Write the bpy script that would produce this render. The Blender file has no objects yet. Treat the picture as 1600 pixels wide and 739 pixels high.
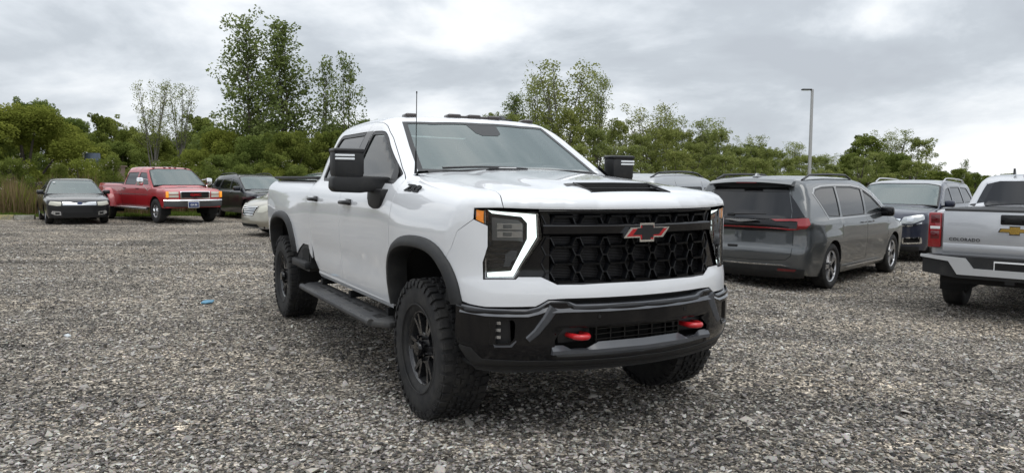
import bpy, bmesh, math, random
import numpy as np
from mathutils import Vector, Matrix, Euler
from mathutils.geometry import delaunay_2d_cdt
PI = math.pi
rng = np.random.default_rng(7); random.seed(7)
S = bpy.context.scene
COL = S.collection

# ------------------------------------------------------------ camera, world, sun, exposure
cam_d = bpy.data.cameras.new('camera'); cam = bpy.data.objects.new('camera', cam_d); COL.objects.link(cam)
cam_d.sensor_width = 36; cam_d.lens = 36*1200.5/1600; cam_d.clip_end = 6000; cam_d.clip_start = .05
cam.rotation_mode = 'QUATERNION'
_p, _r = .0733, -.0078
cam.rotation_quaternion = (Matrix.Rotation(PI/2-_p, 3, 'X') @ Matrix.Rotation(-_r, 3, 'Z')).to_quaternion()
cam.location = (0, 0, 1.507)
S.camera = cam
S.view_settings.view_transform = 'Standard'; S.view_settings.look = 'None'; S.view_settings.gamma = 1
S.view_settings.use_curve_mapping = False
S.view_settings.exposure = 0.5
SUN_EL, SUN_AZ = math.radians(60), math.radians(160)

world = bpy.data.worlds.new('World'); S.world = world; world.use_nodes = True
nt = world.node_tree; N = nt.nodes; L = nt.links; N.clear()
def nn(t, tree=None, **k):
    n = (tree or nt).nodes.new(t)
    for a, b in k.items(): setattr(n, a, b)
    return n
out = nn('ShaderNodeOutputWorld'); bg = nn('ShaderNodeBackground'); bg.inputs[1].default_value = .1
sky = nn('ShaderNodeTexSky', sky_type='NISHITA', sun_disc=False, sun_elevation=SUN_EL, sun_rotation=SUN_AZ, air_density=1.2, dust_density=2.0)
tc = nn('ShaderNodeTexCoord'); sep = nn('ShaderNodeSeparateXYZ'); L.new(tc.outputs['Generated'], sep.inputs[0])
def mth(op, a, b=None, tree=None, clamp=False):
    n = nn('ShaderNodeMath', tree, operation=op); n.use_clamp = clamp
    tr = (tree or nt).links
    for i, v in enumerate((a, b)):
        if v is None: continue
        if isinstance(v, (int, float)): n.inputs[i].default_value = v
        else: tr.new(v, n.inputs[i])
    return n.outputs[0]
zz = mth('ADD', mth('MAXIMUM', sep.outputs[2], 0.0), .30)
cx = nn('ShaderNodeCombineXYZ'); L.new(mth('DIVIDE', sep.outputs[0], zz), cx.inputs[0]); L.new(mth('DIVIDE', sep.outputs[1], zz), cx.inputs[1])
def wnoise(scale, detail, rough, dist, off, vec=None, asp=.8):
    mp = nn('ShaderNodeMapping'); mp.inputs['Location'].default_value = off; mp.inputs['Scale'].default_value = (scale*asp, scale, scale*(1 if vec is None else 2.3))
    mp.inputs['Rotation'].default_value = (0, 0, .25)
    L.new(vec or cx.outputs[0], mp.inputs[0])
    n = nn('ShaderNodeTexNoise'); n.inputs['Scale'].default_value = 1; n.inputs['Detail'].default_value = detail
    n.inputs['Roughness'].default_value = rough; n.inputs['Distortion'].default_value = dist
    L.new(mp.outputs[0], n.inputs['Vector']); return n.outputs[0]
n1 = wnoise(1.15, 7, .50, .5, (3.1, 7.7, 0))
n2 = wnoise(3.1, 9, .56, .35, (1.3, 2.2, .4), tc.outputs['Generated'], 1.0)
n3 = wnoise(.5, 2, .5, 0, (1.3, 5.2, 0))
mixn = mth('ADD', mth('ADD', mth('MULTIPLY', n1, .36), mth('MULTIPLY', n2, .56)), mth('MULTIPLY', n3, .14))
rp = nn('ShaderNodeValToRGB'); L.new(mixn, rp.inputs[0])
cr = rp.color_ramp; cr.elements[0].position = .41; cr.elements[0].color = (.38, .41, .45, 1)
cr.elements[1].position = .62; cr.elements[1].color = (.78, .79, .80, 1)
for p, c in ((.465, (.42, .455, .495)), (.51, (.53, .565, .605)), (.56, (.68, .705, .73))):
    e = cr.elements.new(p); e.color = (*c, 1)
vb = nn('ShaderNodeVectorMath', operation='SCALE'); L.new(rp.outputs[0], vb.inputs[0])
L.new(mth('ADD', mth('MULTIPLY', mth('POWER', mth('MAXIMUM', sep.outputs[2], 0.0), 2.0), 9.0), 9.9), vb.inputs['Scale'])   # overcast: brightest overhead
mxs = nn('ShaderNodeMix', data_type='RGBA'); mxs.inputs[0].default_value = .97
L.new(sky.outputs[0], mxs.inputs[6]); L.new(vb.outputs[0], mxs.inputs[7])
# below the horizon: dull earth
mxg = nn('ShaderNodeMix', data_type='RGBA'); L.new(mth('MULTIPLY', mth('ADD', sep.outputs[2], .02), 60, clamp=True), mxg.inputs[0])
mxg.inputs[6].default_value = (1.4, 1.4, 1.35, 1); L.new(mxs.outputs[2], mxg.inputs[7])
L.new(mxg.outputs[2], bg.inputs[0]); L.new(bg.outputs[0], out.inputs[0])

sun_d = bpy.data.lights.new('sun', 'SUN'); sun_d.energy = .5; sun_d.angle = math.radians(32); sun_d.color = (1, .97, .92)
sun = bpy.data.objects.new('sun', sun_d); COL.objects.link(sun)
_d = Vector((math.sin(SUN_AZ)*math.cos(SUN_EL), math.cos(SUN_AZ)*math.cos(SUN_EL), math.sin(SUN_EL)))
sun.rotation_mode = 'QUATERNION'; sun.rotation_quaternion = _d.to_track_quat('Z', 'Y')
sun.location = (0, 0, 30)

# ------------------------------------------------------------ helpers
def tag(o, label=None, cat=None, group=None, kind=None):
    if label: o['label'] = label
    if cat: o['category'] = cat
    if group: o['group'] = group
    if kind: o['kind'] = kind
    return o
def empty(name, loc=(0, 0, 0), rz=0):
    o = bpy.data.objects.new(name, None); COL.objects.link(o); o.location = loc; o.rotation_euler = (0, 0, rz)
    o.empty_display_size = .3; return o
def link(name, me, parent=None, mat=None):
    if mat is not None and not me.materials: me.materials.append(mat)
    o = bpy.data.objects.new(name, me); COL.objects.link(o)
    if parent is not None: o.parent = parent
    return o

class MB:
    def __init__(s): s.v = []; s.f = []; s.n = 0
    def add(s, vs, fs):
        b = len(s.v); s.v.extend([tuple(map(float, q)) for q in vs]); s.f.extend([tuple(b+i for i in f) for f in fs]); return s
    def box(s, c, d, rot=None, bev=0):
        x, y, z = [q/2 for q in d]
        M = Euler(rot).to_matrix() if rot else None
        if bev <= 0:
            vs = [(i*x, j*y, k*z) for k in (-1, 1) for j in (-1, 1) for i in (-1, 1)]
            fs = [(0, 2, 3, 1), (4, 5, 7, 6), (0, 1, 5, 4), (2, 6, 7, 3), (0, 4, 6, 2), (1, 3, 7, 5)]
        else:
            bm = bmesh.new(); bmesh.ops.create_cube(bm, size=1)
            for q in bm.verts: q.co = Vector((q.co.x*d[0], q.co.y*d[1], q.co.z*d[2]))
            bmesh.ops.bevel(bm, geom=list(bm.edges), offset=bev, segments=2, affect='EDGES', profile=.5)
            bm.verts.index_update(); vs = [q.co.copy() for q in bm.verts]; fs = [[q.index for q in f.verts] for f in bm.faces]; bm.free()
        vs = [Vector(q) for q in vs]
        if M: vs = [M @ q for q in vs]
        c = Vector(c); return s.add([q+c for q in vs], fs)
    def tube(s, pts, r, seg=8, caps=True):
        pts = [Vector(p) for p in pts]; n = len(pts); R = r if hasattr(r, '__len__') else [r]*n
        rings = []; pu = None
        for i, p in enumerate(pts):
            t = (pts[min(i+1, n-1)]-pts[max(i-1, 0)]).normalized()
            if pu is None: pu = t.orthogonal().normalized()
            u = (pu - t*pu.dot(t)); u = u.normalized() if u.length > 1e-6 else t.orthogonal().normalized(); pu = u; w = t.cross(u)
            rings.append([p+(u*math.cos(a)+w*math.sin(a))*R[i] for a in [2*PI*k/seg for k in range(seg)]])
        vs = [q for rg in rings for q in rg]
        fs = [(i*seg+k, i*seg+(k+1) % seg, (i+1)*seg+(k+1) % seg, (i+1)*seg+k) for i in range(n-1) for k in range(seg)]
        if caps: fs += [tuple(range(seg))[::-1], tuple((n-1)*seg+k for k in range(seg))]
        return s.add(vs, fs)
    def lathe(s, prof, seg=32, c=(0, 0, 0), ax='Y', a0=0, a1=2*PI):
        full = abs(a1-a0-2*PI) < 1e-6; m = seg if full else seg+1; vs = []
        for (r, h) in prof:
            for k in range(m):
                a = a0+(a1-a0)*k/seg; u, w = r*math.cos(a), r*math.sin(a)
                q = (u, h, w) if ax == 'Y' else ((u, w, h) if ax == 'Z' else (h, u, w))
                vs.append((q[0]+c[0], q[1]+c[1], q[2]+c[2]))
        fs = []
        for i in range(len(prof)-1):
            for k in range(seg):
                k2 = (k+1) % m if full else k+1
                fs.append((i*m+k, i*m+k2, (i+1)*m+k2, (i+1)*m+k))
        return s.add(vs, fs)
    def prism(s, poly, axis, a, b):
        n = len(poly)
        def P(p, h): return (h, p[0], p[1]) if axis == 'X' else ((p[0], h, p[1]) if axis == 'Y' else (p[0], p[1], h))
        vs = [P(p, a) for p in poly]+[P(p, b) for p in poly]
        fs = [tuple(range(n))[::-1], tuple(range(n, 2*n))]+[(i, (i+1) % n, n+(i+1) % n, n+i) for i in range(n)]
        return s.add(vs, fs)
    def sweep(s, path, prof_fn, closed_prof=False, caps=False):
        rings = [prof_fn(i, p) for i, p in enumerate(path)]; m = len(rings[0]); vs = [q for r in rings for q in r]
        kk = m if closed_prof else m-1
        fs = [(i*m+k, i*m+(k+1) % m, (i+1)*m+(k+1) % m, (i+1)*m+k) for i in range(len(rings)-1) for k in range(kk)]
        if caps: fs += [tuple(range(m))[::-1], tuple((len(rings)-1)*m+k for k in range(m))]
        return s.add(vs, fs)
    def mesh(s, name, smooth=35, fix=True):
        me = bpy.data.meshes.new(name); me.from_pydata(s.v, [], s.f)
        if fix:
            bm = bmesh.new(); bm.from_mesh(me); bmesh.ops.recalc_face_normals(bm, faces=bm.faces)
            if smooth:
                ca = math.radians(smooth)
                for e in bm.edges:
                    if len(e.link_faces) == 2 and e.calc_face_angle(0) > ca: e.smooth = False
                for f in bm.faces: f.smooth = True
            bm.to_mesh(me); bm.free()
        me.update(); return me
    def build(s, name, mat, parent=None, smooth=35):
        me = s.mesh(name, smooth); me.materials.append(mat); return link(name, me, parent)
def mirror_copy(o, parent=None):
    me = o.data.copy(); me.transform(Matrix.Scale(-1, 4, (0, 1, 0))); me.flip_normals()
    c = link(o.name.split('.')[0], me, parent or o.parent); return c
def both(mb_fn, name, mat, parent, smooth=35):
    r = []
    for s in (-1, 1):
        m = MB(); mb_fn(m, s); r.append(m.build(name, mat, parent, smooth))
    return r

# ------------------------------------------------------------ materials
MAT = {}
def mat(name, col, rough=.5, metal=0, coat=0, emis=None, estr=0, spec=.5, bump=None, var=None, alpha=None, coatr=.03, ior=1.45):
    m = bpy.data.materials.new(name); m.use_nodes = True; t = m.node_tree; b = t.nodes['Principled BSDF']
    b.inputs['Base Color'].default_value = (*col, 1); b.inputs['Roughness'].default_value = rough; b.inputs['Metallic'].default_value = metal
    b.inputs['Coat Weight'].default_value = coat; b.inputs['Coat Roughness'].default_value = coatr; b.inputs['Specular IOR Level'].default_value = spec
    b.inputs['IOR'].default_value = ior
    if emis: b.inputs['Emission Color'].default_value = (*emis, 1); b.inputs['Emission Strength'].default_value = estr
    tcn = None
    if bump or var:
        tcn = t.nodes.new('ShaderNodeTexCoord')
    if bump:
        sc, st, dist = bump
        nz = t.nodes.new('ShaderNodeTexNoise'); nz.inputs['Scale'].default_value = sc; nz.inputs['Detail'].default_value = 4
        t.links.new(tcn.outputs['Object'], nz.inputs['Vector']); bp = t.nodes.new('ShaderNodeBump'); bp.inputs['Strength'].default_value = st; bp.inputs['Distance'].default_value = dist
        t.links.new(nz.outputs[0], bp.inputs['Height']); t.links.new(bp.outputs[0], b.inputs['Normal'])
    if var:
        sc, c2, lo, hi = var
        nz = t.nodes.new('ShaderNodeTexNoise'); nz.inputs['Scale'].default_value = sc; nz.inputs['Detail'].default_value = 6; nz.inputs['Roughness'].default_value = .65
        t.links.new(tcn.outputs['Object'], nz.inputs['Vector']); mr = t.nodes.new('ShaderNodeMapRange'); mr.inputs[1].default_value = lo; mr.inputs[2].default_value = hi
        t.links.new(nz.outputs[0], mr.inputs[0]); mx = t.nodes.new('ShaderNodeMix'); mx.data_type = 'RGBA'
        t.links.new(mr.outputs[0], mx.inputs[0]); mx.inputs[6].default_value = (*col, 1); mx.inputs[7].default_value = (*c2, 1); t.links.new(mx.outputs[2], b.inputs['Base Color'])
    MAT[name] = m; return m
def paint(name, col, metal=0, dust=.25, rough=.35, cior=1.7):
    "car paint with a clear coat and a film of road dust that thickens towards the sills"
    m = mat(name, col, rough, metal, 1.0); t = m.node_tree; b = t.nodes['Principled BSDF']; b.inputs['Coat IOR'].default_value = cior
    tcn = t.nodes.new('ShaderNodeTexCoord'); sp = t.nodes.new('ShaderNodeSeparateXYZ'); t.links.new(tcn.outputs['Object'], sp.inputs[0])
    nz = t.nodes.new('ShaderNodeTexNoise'); nz.inputs['Scale'].default_value = 3.5; nz.inputs['Detail'].default_value = 7; nz.inputs['Roughness'].default_value = .7
    t.links.new(tcn.outputs['Object'], nz.inputs['Vector'])
    mr = t.nodes.new('ShaderNodeMapRange'); mr.inputs[1].default_value = 1.0; mr.inputs[2].default_value = .35; mr.inputs[3].default_value = 0.05; mr.inputs[4].default_value = 1.0
    t.links.new(sp.outputs[2], mr.inputs[0])
    mu = mth('MULTIPLY', mr.outputs[0], mth('MULTIPLY', nz.outputs[0], dust*2, t), t, True)
    mx = t.nodes.new('ShaderNodeMix'); mx.data_type = 'RGBA'; t.links.new(mu, mx.inputs[0]); mx.inputs[6].default_value = (*col, 1); mx.inputs[7].default_value = (.27, .25, .22, 1)
    t.links.new(mx.outputs[2], b.inputs['Base Color'])
    cw = mth('SUBTRACT', 1.0, mth('MULTIPLY', mu, .8, t), t, True); t.links.new(cw, b.inputs['Coat Weight'])
    return m
def glass(name, tint, refl=1.0, body=(.02, .025, .025), trans=.5, ior=1.6):
    m = bpy.data.materials.new(name); m.use_nodes = True; t = m.node_tree; t.nodes.clear()
    o = t.nodes.new('ShaderNodeOutputMaterial'); gl = t.nodes.new('ShaderNodeBsdfGlossy'); gl.inputs['Roughness'].default_value = .02; gl.inputs['Color'].default_value = (refl, refl, refl, 1)
    tr = t.nodes.new('ShaderNodeBsdfTransparent'); tr.inputs[0].default_value = (*tint, 1)
    df = t.nodes.new('ShaderNodeBsdfDiffuse'); df.inputs[0].default_value = (*body, 1)
    m1 = t.nodes.new('ShaderNodeMixShader'); m1.inputs[0].default_value = trans; t.links.new(df.outputs[0], m1.inputs[1]); t.links.new(tr.outputs[0], m1.inputs[2])
    fr = t.nodes.new('ShaderNodeFresnel'); fr.inputs[0].default_value = ior
    m2 = t.nodes.new('ShaderNodeMixShader'); t.links.new(fr.outputs[0], m2.inputs[0]); t.links.new(m1.outputs[0], m2.inputs[1]); t.links.new(gl.outputs[0], m2.inputs[2])
    t.links.new(m2.outputs[0], o.inputs[0]); MAT[name] = m; return m
paint('white_paint', (.71, .725, .75), dust=.06, rough=.4)
mat('gloss_black', (.005, .005, .006), .10, 0, 0)
mat('satin_black', (.010, .010, .011), .38, bump=(220, .15, .002))
mat('matte_black', (.012, .0125, .0135), .55, bump=(300, .3, .002), var=(6, (.03, .029, .027), .5, .8))
mat('step_black', (.028, .029, .032), .55, bump=(400, .4, .002), var=(5, (.07, .068, .065), .42, .72))
mat('grille_black', (.006, .0063, .0075), .22, 0, 0)
mat('bumper_bevel', (.07, .074, .083), .26, 0, .4)  # bumper black, base colour lightened to carry the sky reflection on its bevels
mat('liner_black', (.008, .008, .008), .9)
mat('rubber', (.010, .010, .011), .75, bump=(90, .35, .003), var=(7, (.050, .047, .042), .42, .85))
mat('chrome', (.82, .83, .84), .08, 1)
mat('silver_metal', (.62, .62, .63), .28, 1)
mat('wheel_black', (.02, .02, .022), .26, .3, .6)
mat('red_gloss', (.38, .006, .012), .2, 0, .8)
mat('hook_red', (.50, .015, .02), .3, 0, .7)
mat('drl_white', (.9, .95, .95), .3, emis=(.86, 1, .97), estr=1.3)
mat('lens_silver', (.55, .56, .58), .12, .9)
mat('amber', (.95, .36, .04), .25, 0, .3, emis=(1, .35, .03), estr=.25)
mat('dark_amber', (.06, .035, .02), .2, 0, 1)
mat('interior', (.05, .05, .052), .8)
mat('interior_dark', (.012, .012, .013), .9)
mat('seat_grey', (.13, .13, .135), .8)
mat('tail_red', (.25, .004, .008), .15, 0, 1)
mat('tail_red_dark', (.10, .003, .006), .15, 0, 1)
mat('white_plastic', (.7, .7, .7), .4)
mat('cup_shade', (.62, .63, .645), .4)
mat('roof_lamp', (.03, .022, .02), .2, 0, .6)
glass('glass_clear', (.26, .31, .30), body=(.02, .03, .03), trans=.6, ior=1.5)
glass('glass_windshield', (.30, .40, .38), body=(.13, .19, .185), trans=.5, ior=1.75)
glass('glass_tint', (.07, .075, .085), body=(.012, .014, .018), trans=.35, ior=1.6)
glass('lamp_cover', (.88, .88, .88), body=(.1, .1, .1), trans=.97)
glass('lamp_smoke', (.55, .55, .57), body=(.03, .03, .03), trans=.9)

# ------------------------------------------------------------ ground and gravel
def ground_mat():
    m = bpy.data.materials.new('gravel_ground'); m.use_nodes = True; t = m.node_tree; b = t.nodes['Principled BSDF']; b.inputs['Roughness'].default_value = .95; b.inputs['Specular IOR Level'].default_value = .15
    g = t.nodes.new('ShaderNodeNewGeometry'); K = t.links.new
    def voro(sc, feat='F1'):
        v = t.nodes.new('ShaderNodeTexVoronoi'); v.inputs['Scale'].default_value = sc; v.feature = feat
        K(g.outputs['Position'], v.inputs['Vector']); return v
    def noise(sc, det=4, r=.6, vec=None):
        n = t.nodes.new('ShaderNodeTexNoise'); n.inputs['Scale'].default_value = sc; n.inputs['Detail'].default_value = det; n.inputs['Roughness'].default_value = r
        K(vec or g.outputs['Position'], n.inputs['Vector']); return n.outputs[0]
    def ramp(x, pts):
        r = t.nodes.new('ShaderNodeValToRGB'); K(x, r.inputs[0]); e = r.color_ramp.elements
        e[0].position, e[0].color = pts[0][0], (*pts[0][1], 1); e[1].position, e[1].color = pts[-1][0], (*pts[-1][1], 1)
        for p, c in pts[1:-1]: q = e.new(p); q.color = (*c, 1)
        return r.outputs[0]
    def mix(f, a, c, mode='MIX'):
        x = t.nodes.new('ShaderNodeMix'); x.data_type = 'RGBA'; x.blend_type = mode
        for i, v in ((0, f), (6, a), (7, c)):
            if isinstance(v, (int, float)): x.inputs[i].default_value = v
            elif isinstance(v, tuple): x.inputs[i].default_value = (*v, 1)
            else: K(v, x.inputs[i])
        return x.outputs[2]
    stones = [(.0, (.028, .027, .026)), (.30, (.06, .057, .053)), (.5, (.115, .109, .10)), (.72, (.20, .19, .175)), (.9, (.34, .325, .30)), (1, (.50, .48, .44))]
    v1, v2, v3 = voro(38), voro(85), voro(15)
    def cell(v):
        s = t.nodes.new('ShaderNodeSeparateColor'); K(v.outputs['Color'], s.inputs[0]); return s.outputs[0]
    c1, c2, c3 = ramp(cell(v1), stones), ramp(cell(v2), stones), ramp(cell(v3), stones)
    a = mix(.5, c1, c2); a = mix(mth('GREATER_THAN', noise(2.3, 3), .56, t), a, c1)
    a = mix(mth('MULTIPLY', mth('GREATER_THAN', cell(v3), .80, t), .75, t), a, c3)
    a = mix(1.0, a, ramp(v1.outputs['Distance'], [(.2, (1, 1, 1)), (.65, (.25, .25, .25))]), 'MULTIPLY')
    # packed wheel tracks and damp, darker drifts running across the yard
    mp = t.nodes.new('ShaderNodeMapping'); mp.inputs['Scale'].default_value = (.16, 1.0, 1); mp.inputs['Rotation'].default_value = (0, 0, .06); K(g.outputs['Position'], mp.inputs[0])
    tr = noise(1.1, 6, .62, mp.outputs[0]); a = mix(1.0, a, ramp(tr, [(.36, (.52, .51, .50)), (.47, (.92, .91, .89)), (.62, (1.25, 1.21, 1.15))]), 'MULTIPLY')
    a = mix(1.0, a, ramp(noise(.55, 5, .6), [(.32, (.62, .61, .60)), (.5, (1.0, .98, .95)), (.68, (1.28, 1.22, 1.14))]), 'MULTIPLY')
    sx = t.nodes.new('ShaderNodeSeparateXYZ'); K(g.outputs['Position'], sx.inputs[0]); wob = mth('MULTIPLY', mth('SINE', mth('MULTIPLY', sx.outputs[0], .33, t), None, t), .32, t); nz_ = noise(1.7, 5, .7)
    msk = None                                              # wheel tracks pressed across the left half of the yard
    for y0, w_ in ((17.3, .16), (15.6, .13), (12.9, .15), (11.5, .12), (20.6, .2)):
        dd = mth('ABSOLUTE', mth('SUBTRACT', mth('ADD', sx.outputs[1], mth('ADD', wob, mth('MULTIPLY', sx.outputs[0], .055, t), t), t), y0, t), None, t)
        q = mth('SUBTRACT', 1.0, mth('DIVIDE', dd, w_, t), t, True); msk = q if msk is None else mth('MAXIMUM', msk, q, t)
    msk = mth('MULTIPLY', mth('MULTIPLY', msk, mth('MULTIPLY', mth('SUBTRACT', nz_, .30, t), 2.6, t, True), t), mth('MULTIPLY', mth('SUBTRACT', 1.0, sx.outputs[0], t), .3, t, True), t, True)
    a = mix(mth('MULTIPLY', msk, .9, t), a, (.030, .028, .026))
    a = mix(mth('MULTIPLY', mth('SUBTRACT', noise(9, 6, .8), .5, t), 1.5, t, True), a, (.155, .142, .128))
    a = mix(1.0, a, (2.5, 2.41, 2.30), 'MULTIPLY')
    K(a, b.inputs['Base Color'])
    bp = t.nodes.new('ShaderNodeBump'); bp.inputs['Strength'].default_value = .9; bp.inputs['Distance'].default_value = .02
    h = mth('ADD', mth('MULTIPLY', v1.outputs['Distance'], -1.0, t), mth('ADD', mth('MULTIPLY', v2.outputs['Distance'], -.5, t), mth('MULTIPLY', cell(v3), .7, t), t), t)
    K(h, bp.inputs['Height']); K(bp.outputs[0], b.inputs['Normal']); MAT['gravel'] = m; return m
ground_mat()
def ss_(a, b, x):
    t = np.clip((x-a)/(b-a), 0, 1); return t*t*(3-2*t)
def GZ(x, y): return -.14*ss_(2.2, 5.0, x)*(1-ss_(18.5, 23, y))*ss_(3.5, 7.5, y)+.010*np.sin(x*1.9+np.sin(y*.8)*2)*np.sin(y*1.4+x*.3)*ss_(2.2, 4, np.abs(x-.3-(5.3-y)*.5))
def sheet(name, pts, z, m):
    me = bpy.data.meshes.new(name); me.from_pydata([(x, y, z) for x, y in pts], [], [tuple(range(len(pts)))]); return link(name, me, None, m)
mat('field_grass', (.07, .095, .03), .95, var=(.15, (.14, .125, .06), .35, .7))
tag(sheet('ground', [(-3000, -300), (3000, -300), (3000, 4000), (-3000, 4000)], -.22, MAT['field_grass']), kind='structure')
edge = lambda x: np.interp(x, [-70, -34, -22, -12, -4, 8, 70], [24, 25.5, 27.2, 30.4, 33, 40, 52])
_xs = np.concatenate([np.linspace(-70, -14, 15), np.arange(-13.5, 14.01, .35), np.linspace(16, 70, 14)]); _t = np.concatenate([np.linspace(-30, 2, 6), np.arange(2.35, 24.01, .35)])
_X, _Y = np.meshgrid(_xs, np.concatenate([_t, [25, 26, 27, 28.5, 30, 32, 34, 36, 40, 45, 52]])); _Y = np.minimum(_Y, edge(_X)); _m = bpy.data.meshes.new('gravel_yard'); nx_, ny_ = _X.shape[1], _X.shape[0]
_m.from_pydata(np.stack([_X, _Y, np.maximum(GZ(_X, _Y), -.15)], 2).reshape(-1, 3).tolist(), [], [(j*nx_+i, j*nx_+i+1, (j+1)*nx_+i+1, (j+1)*nx_+i) for j in range(ny_-1) for i in range(nx_-1) if _Y[j+1, i] > _Y[j, i]+1e-4 or _Y[j+1, i+1] > _Y[j, i+1]+1e-4])
for p in _m.polygons: p.use_smooth = True
tag(link('gravel_yard', _m, None, MAT['gravel']), kind='structure')
def stones_mat():
    m = bpy.data.materials.new('stone'); m.use_nodes = True; t = m.node_tree; b = t.nodes['Principled BSDF']; b.inputs['Roughness'].default_value = .85; b.inputs['Specular IOR Level'].default_value = .25
    a = t.nodes.new('ShaderNodeAttribute'); a.attribute_type = 'INSTANCER'; a.attribute_name = 'tone'
    r = t.nodes.new('ShaderNodeValToRGB'); t.links.new(a.outputs['Fac'], r.inputs[0]); e = r.color_ramp.elements
    e[0].position, e[0].color = 0, (.022, .021, .021, 1); e[1].position, e[1].color = 1, (.62, .60, .56, 1)
    for p, c in ((.22, (.065, .062, .059)), (.42, (.155, .144, .132)), (.62, (.275, .256, .234)), (.80, (.40, .378, .348)), (.9, (.46, .42, .37))): q = e.new(p); q.color = (*c, 1)
    g = t.nodes.new('ShaderNodeNewGeometry'); n = t.nodes.new('ShaderNodeTexNoise'); n.inputs['Scale'].default_value = 140; n.inputs['Detail'].default_value = 3; t.links.new(g.outputs['Position'], n.inputs['Vector'])
    mx = t.nodes.new('ShaderNodeMix'); mx.data_type = 'RGBA'; mx.blend_type = 'MULTIPLY'; mx.inputs[0].default_value = .6; t.links.new(r.outputs[0], mx.inputs[6]); t.links.new(n.outputs[1], mx.inputs[7]); 
    sc = t.nodes.new('ShaderNodeVectorMath'); sc.operation = 'SCALE'; sc.inputs['Scale'].default_value = 1.35; t.links.new(mx.outputs[2], sc.inputs[0]); t.links.new(sc.outputs[0], b.inputs['Base Color'])
    MAT['stone'] = m
stones_mat()
stone_col = bpy.data.collections.new('stone_kinds')
for k in range(10):
    rg = np.random.default_rng(100+k); p = rg.normal(size=(15, 3)); p /= np.linalg.norm(p, axis=1, keepdims=True); p *= rg.uniform(.78, 1.12, (15, 1)); p *= np.array([1, rg.uniform(.6, .95), rg.uniform(.35, .62)])*.5
    bm = bmesh.new()
    for q in p: bm.verts.new(q)
    bmesh.ops.convex_hull(bm, input=bm.verts); 
    for v in [v for v in bm.verts if not v.link_faces]: bm.verts.remove(v)
    me = bpy.data.meshes.new('stone'); bm.to_mesh(me); bm.free(); me.materials.append(MAT['stone']); stone_col.objects.link(bpy.data.objects.new('stone', me))
def scatter_stones():
    P, Sc, T = [], [], []
    def zone(y0, y1, dens, s0, s1, pw=2.2):
        n = int(dens*(y1-y0)*((y0+y1)/2*1.46+1)); y = np.sqrt(rng.uniform(y0*y0, y1*y1, n)); x = rng.uniform(-1, 1, n)*(y*.73+.4)
        s = s0+(s1-s0)*rng.uniform(0, 1, n)**pw; P.append(np.stack([x, y, GZ(x, y)+s*rng.uniform(-.02, .22, n)], 1)); Sc.append(s)
        pat = np.sin(x*1.7+np.sin(y*1.3)*1.5)*np.cos(y*2.1+x*.6); T.append(np.clip(rng.beta(1.25, 1.75, n)+.12*pat+(s-s0)/(s1-s0)*.14, 0, 1))
    zone(2.9, 5.2, 2900, .009, .038, 2.2); zone(5.2, 8, 1900, .009, .032, 2.4); zone(8, 12, 850, .011, .034, 2.2); zone(12, 18, 170, .018, .05, 1.6); zone(18, 27, 28, .025, .06)
    zone(2.9, 7, 26, .04, .085, 2.5); zone(7, 14, 7, .045, .085, 2.5)
    P = np.concatenate(P); Sc = np.concatenate(Sc); T = np.concatenate(T); n = len(P)
    big = Sc > .048; T[big] = np.clip(T[big]*.4+.5, 0, .95)
    me = bpy.data.meshes.new('gravel'); me.vertices.add(n); me.vertices.foreach_set('co', P.ravel())
    a = me.attributes.new('tone', 'FLOAT', 'POINT'); a.data.foreach_set('value', T)
    a = me.attributes.new('size', 'FLOAT_VECTOR', 'POINT'); a.data.foreach_set('vector', np.stack([Sc*rng.uniform(.9, 1.5, n), Sc*rng.uniform(.8, 1.2, n), Sc*rng.uniform(.7, 1.1, n)], 1).ravel())
    a = me.attributes.new('turn', 'FLOAT_VECTOR', 'POINT'); a.data.foreach_set('vector', np.stack([rng.normal(0, .28, n), rng.normal(0, .28, n), rng.uniform(0, 6.28, n)], 1).ravel())
    a = me.attributes.new('kind_no', 'INT', 'POINT'); a.data.foreach_set('value', rng.integers(0, 10, n))
    o = link('gravel', me); tag(o, 'loose crushed grey and beige stone covering the yard', None, None, 'stuff')
    ng = bpy.data.node_groups.new('scatter', 'GeometryNodeTree'); ng.interface.new_socket('Geometry', in_out='INPUT', socket_type='NodeSocketGeometry'); ng.interface.new_socket('Geometry', in_out='OUTPUT', socket_type='NodeSocketGeometry')
    gi = ng.nodes.new('NodeGroupInput'); go = ng.nodes.new('NodeGroupOutput'); ip = ng.nodes.new('GeometryNodeInstanceOnPoints'); ci = ng.nodes.new('GeometryNodeCollectionInfo'); ci.inputs[0].default_value = stone_col; ci.inputs['Separate Children'].default_value = True; ci.inputs['Reset Children'].default_value = True
    ip.inputs['Pick Instance'].default_value = True
    def na(nm, ty): q = ng.nodes.new('GeometryNodeInputNamedAttribute'); q.data_type = ty; q.inputs['Name'].default_value = nm; return [s for s in q.outputs if s.enabled and s.name == 'Attribute'][0]
    er = ng.nodes.new('FunctionNodeEulerToRotation')
    k = ng.links.new; k(gi.outputs[0], ip.inputs['Points']); k(ci.outputs[0], ip.inputs['Instance']); k(na('kind_no', 'INT'), ip.inputs['Instance Index']); k(na('size', 'FLOAT_VECTOR'), ip.inputs['Scale']); k(na('turn', 'FLOAT_VECTOR'), er.inputs[0]); k(er.outputs[0], ip.inputs['Rotation']); k(ip.outputs[0], go.inputs[0])
    md = o.modifiers.new('scatter', 'NODES'); md.node_group = ng
scatter_stones()

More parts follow.
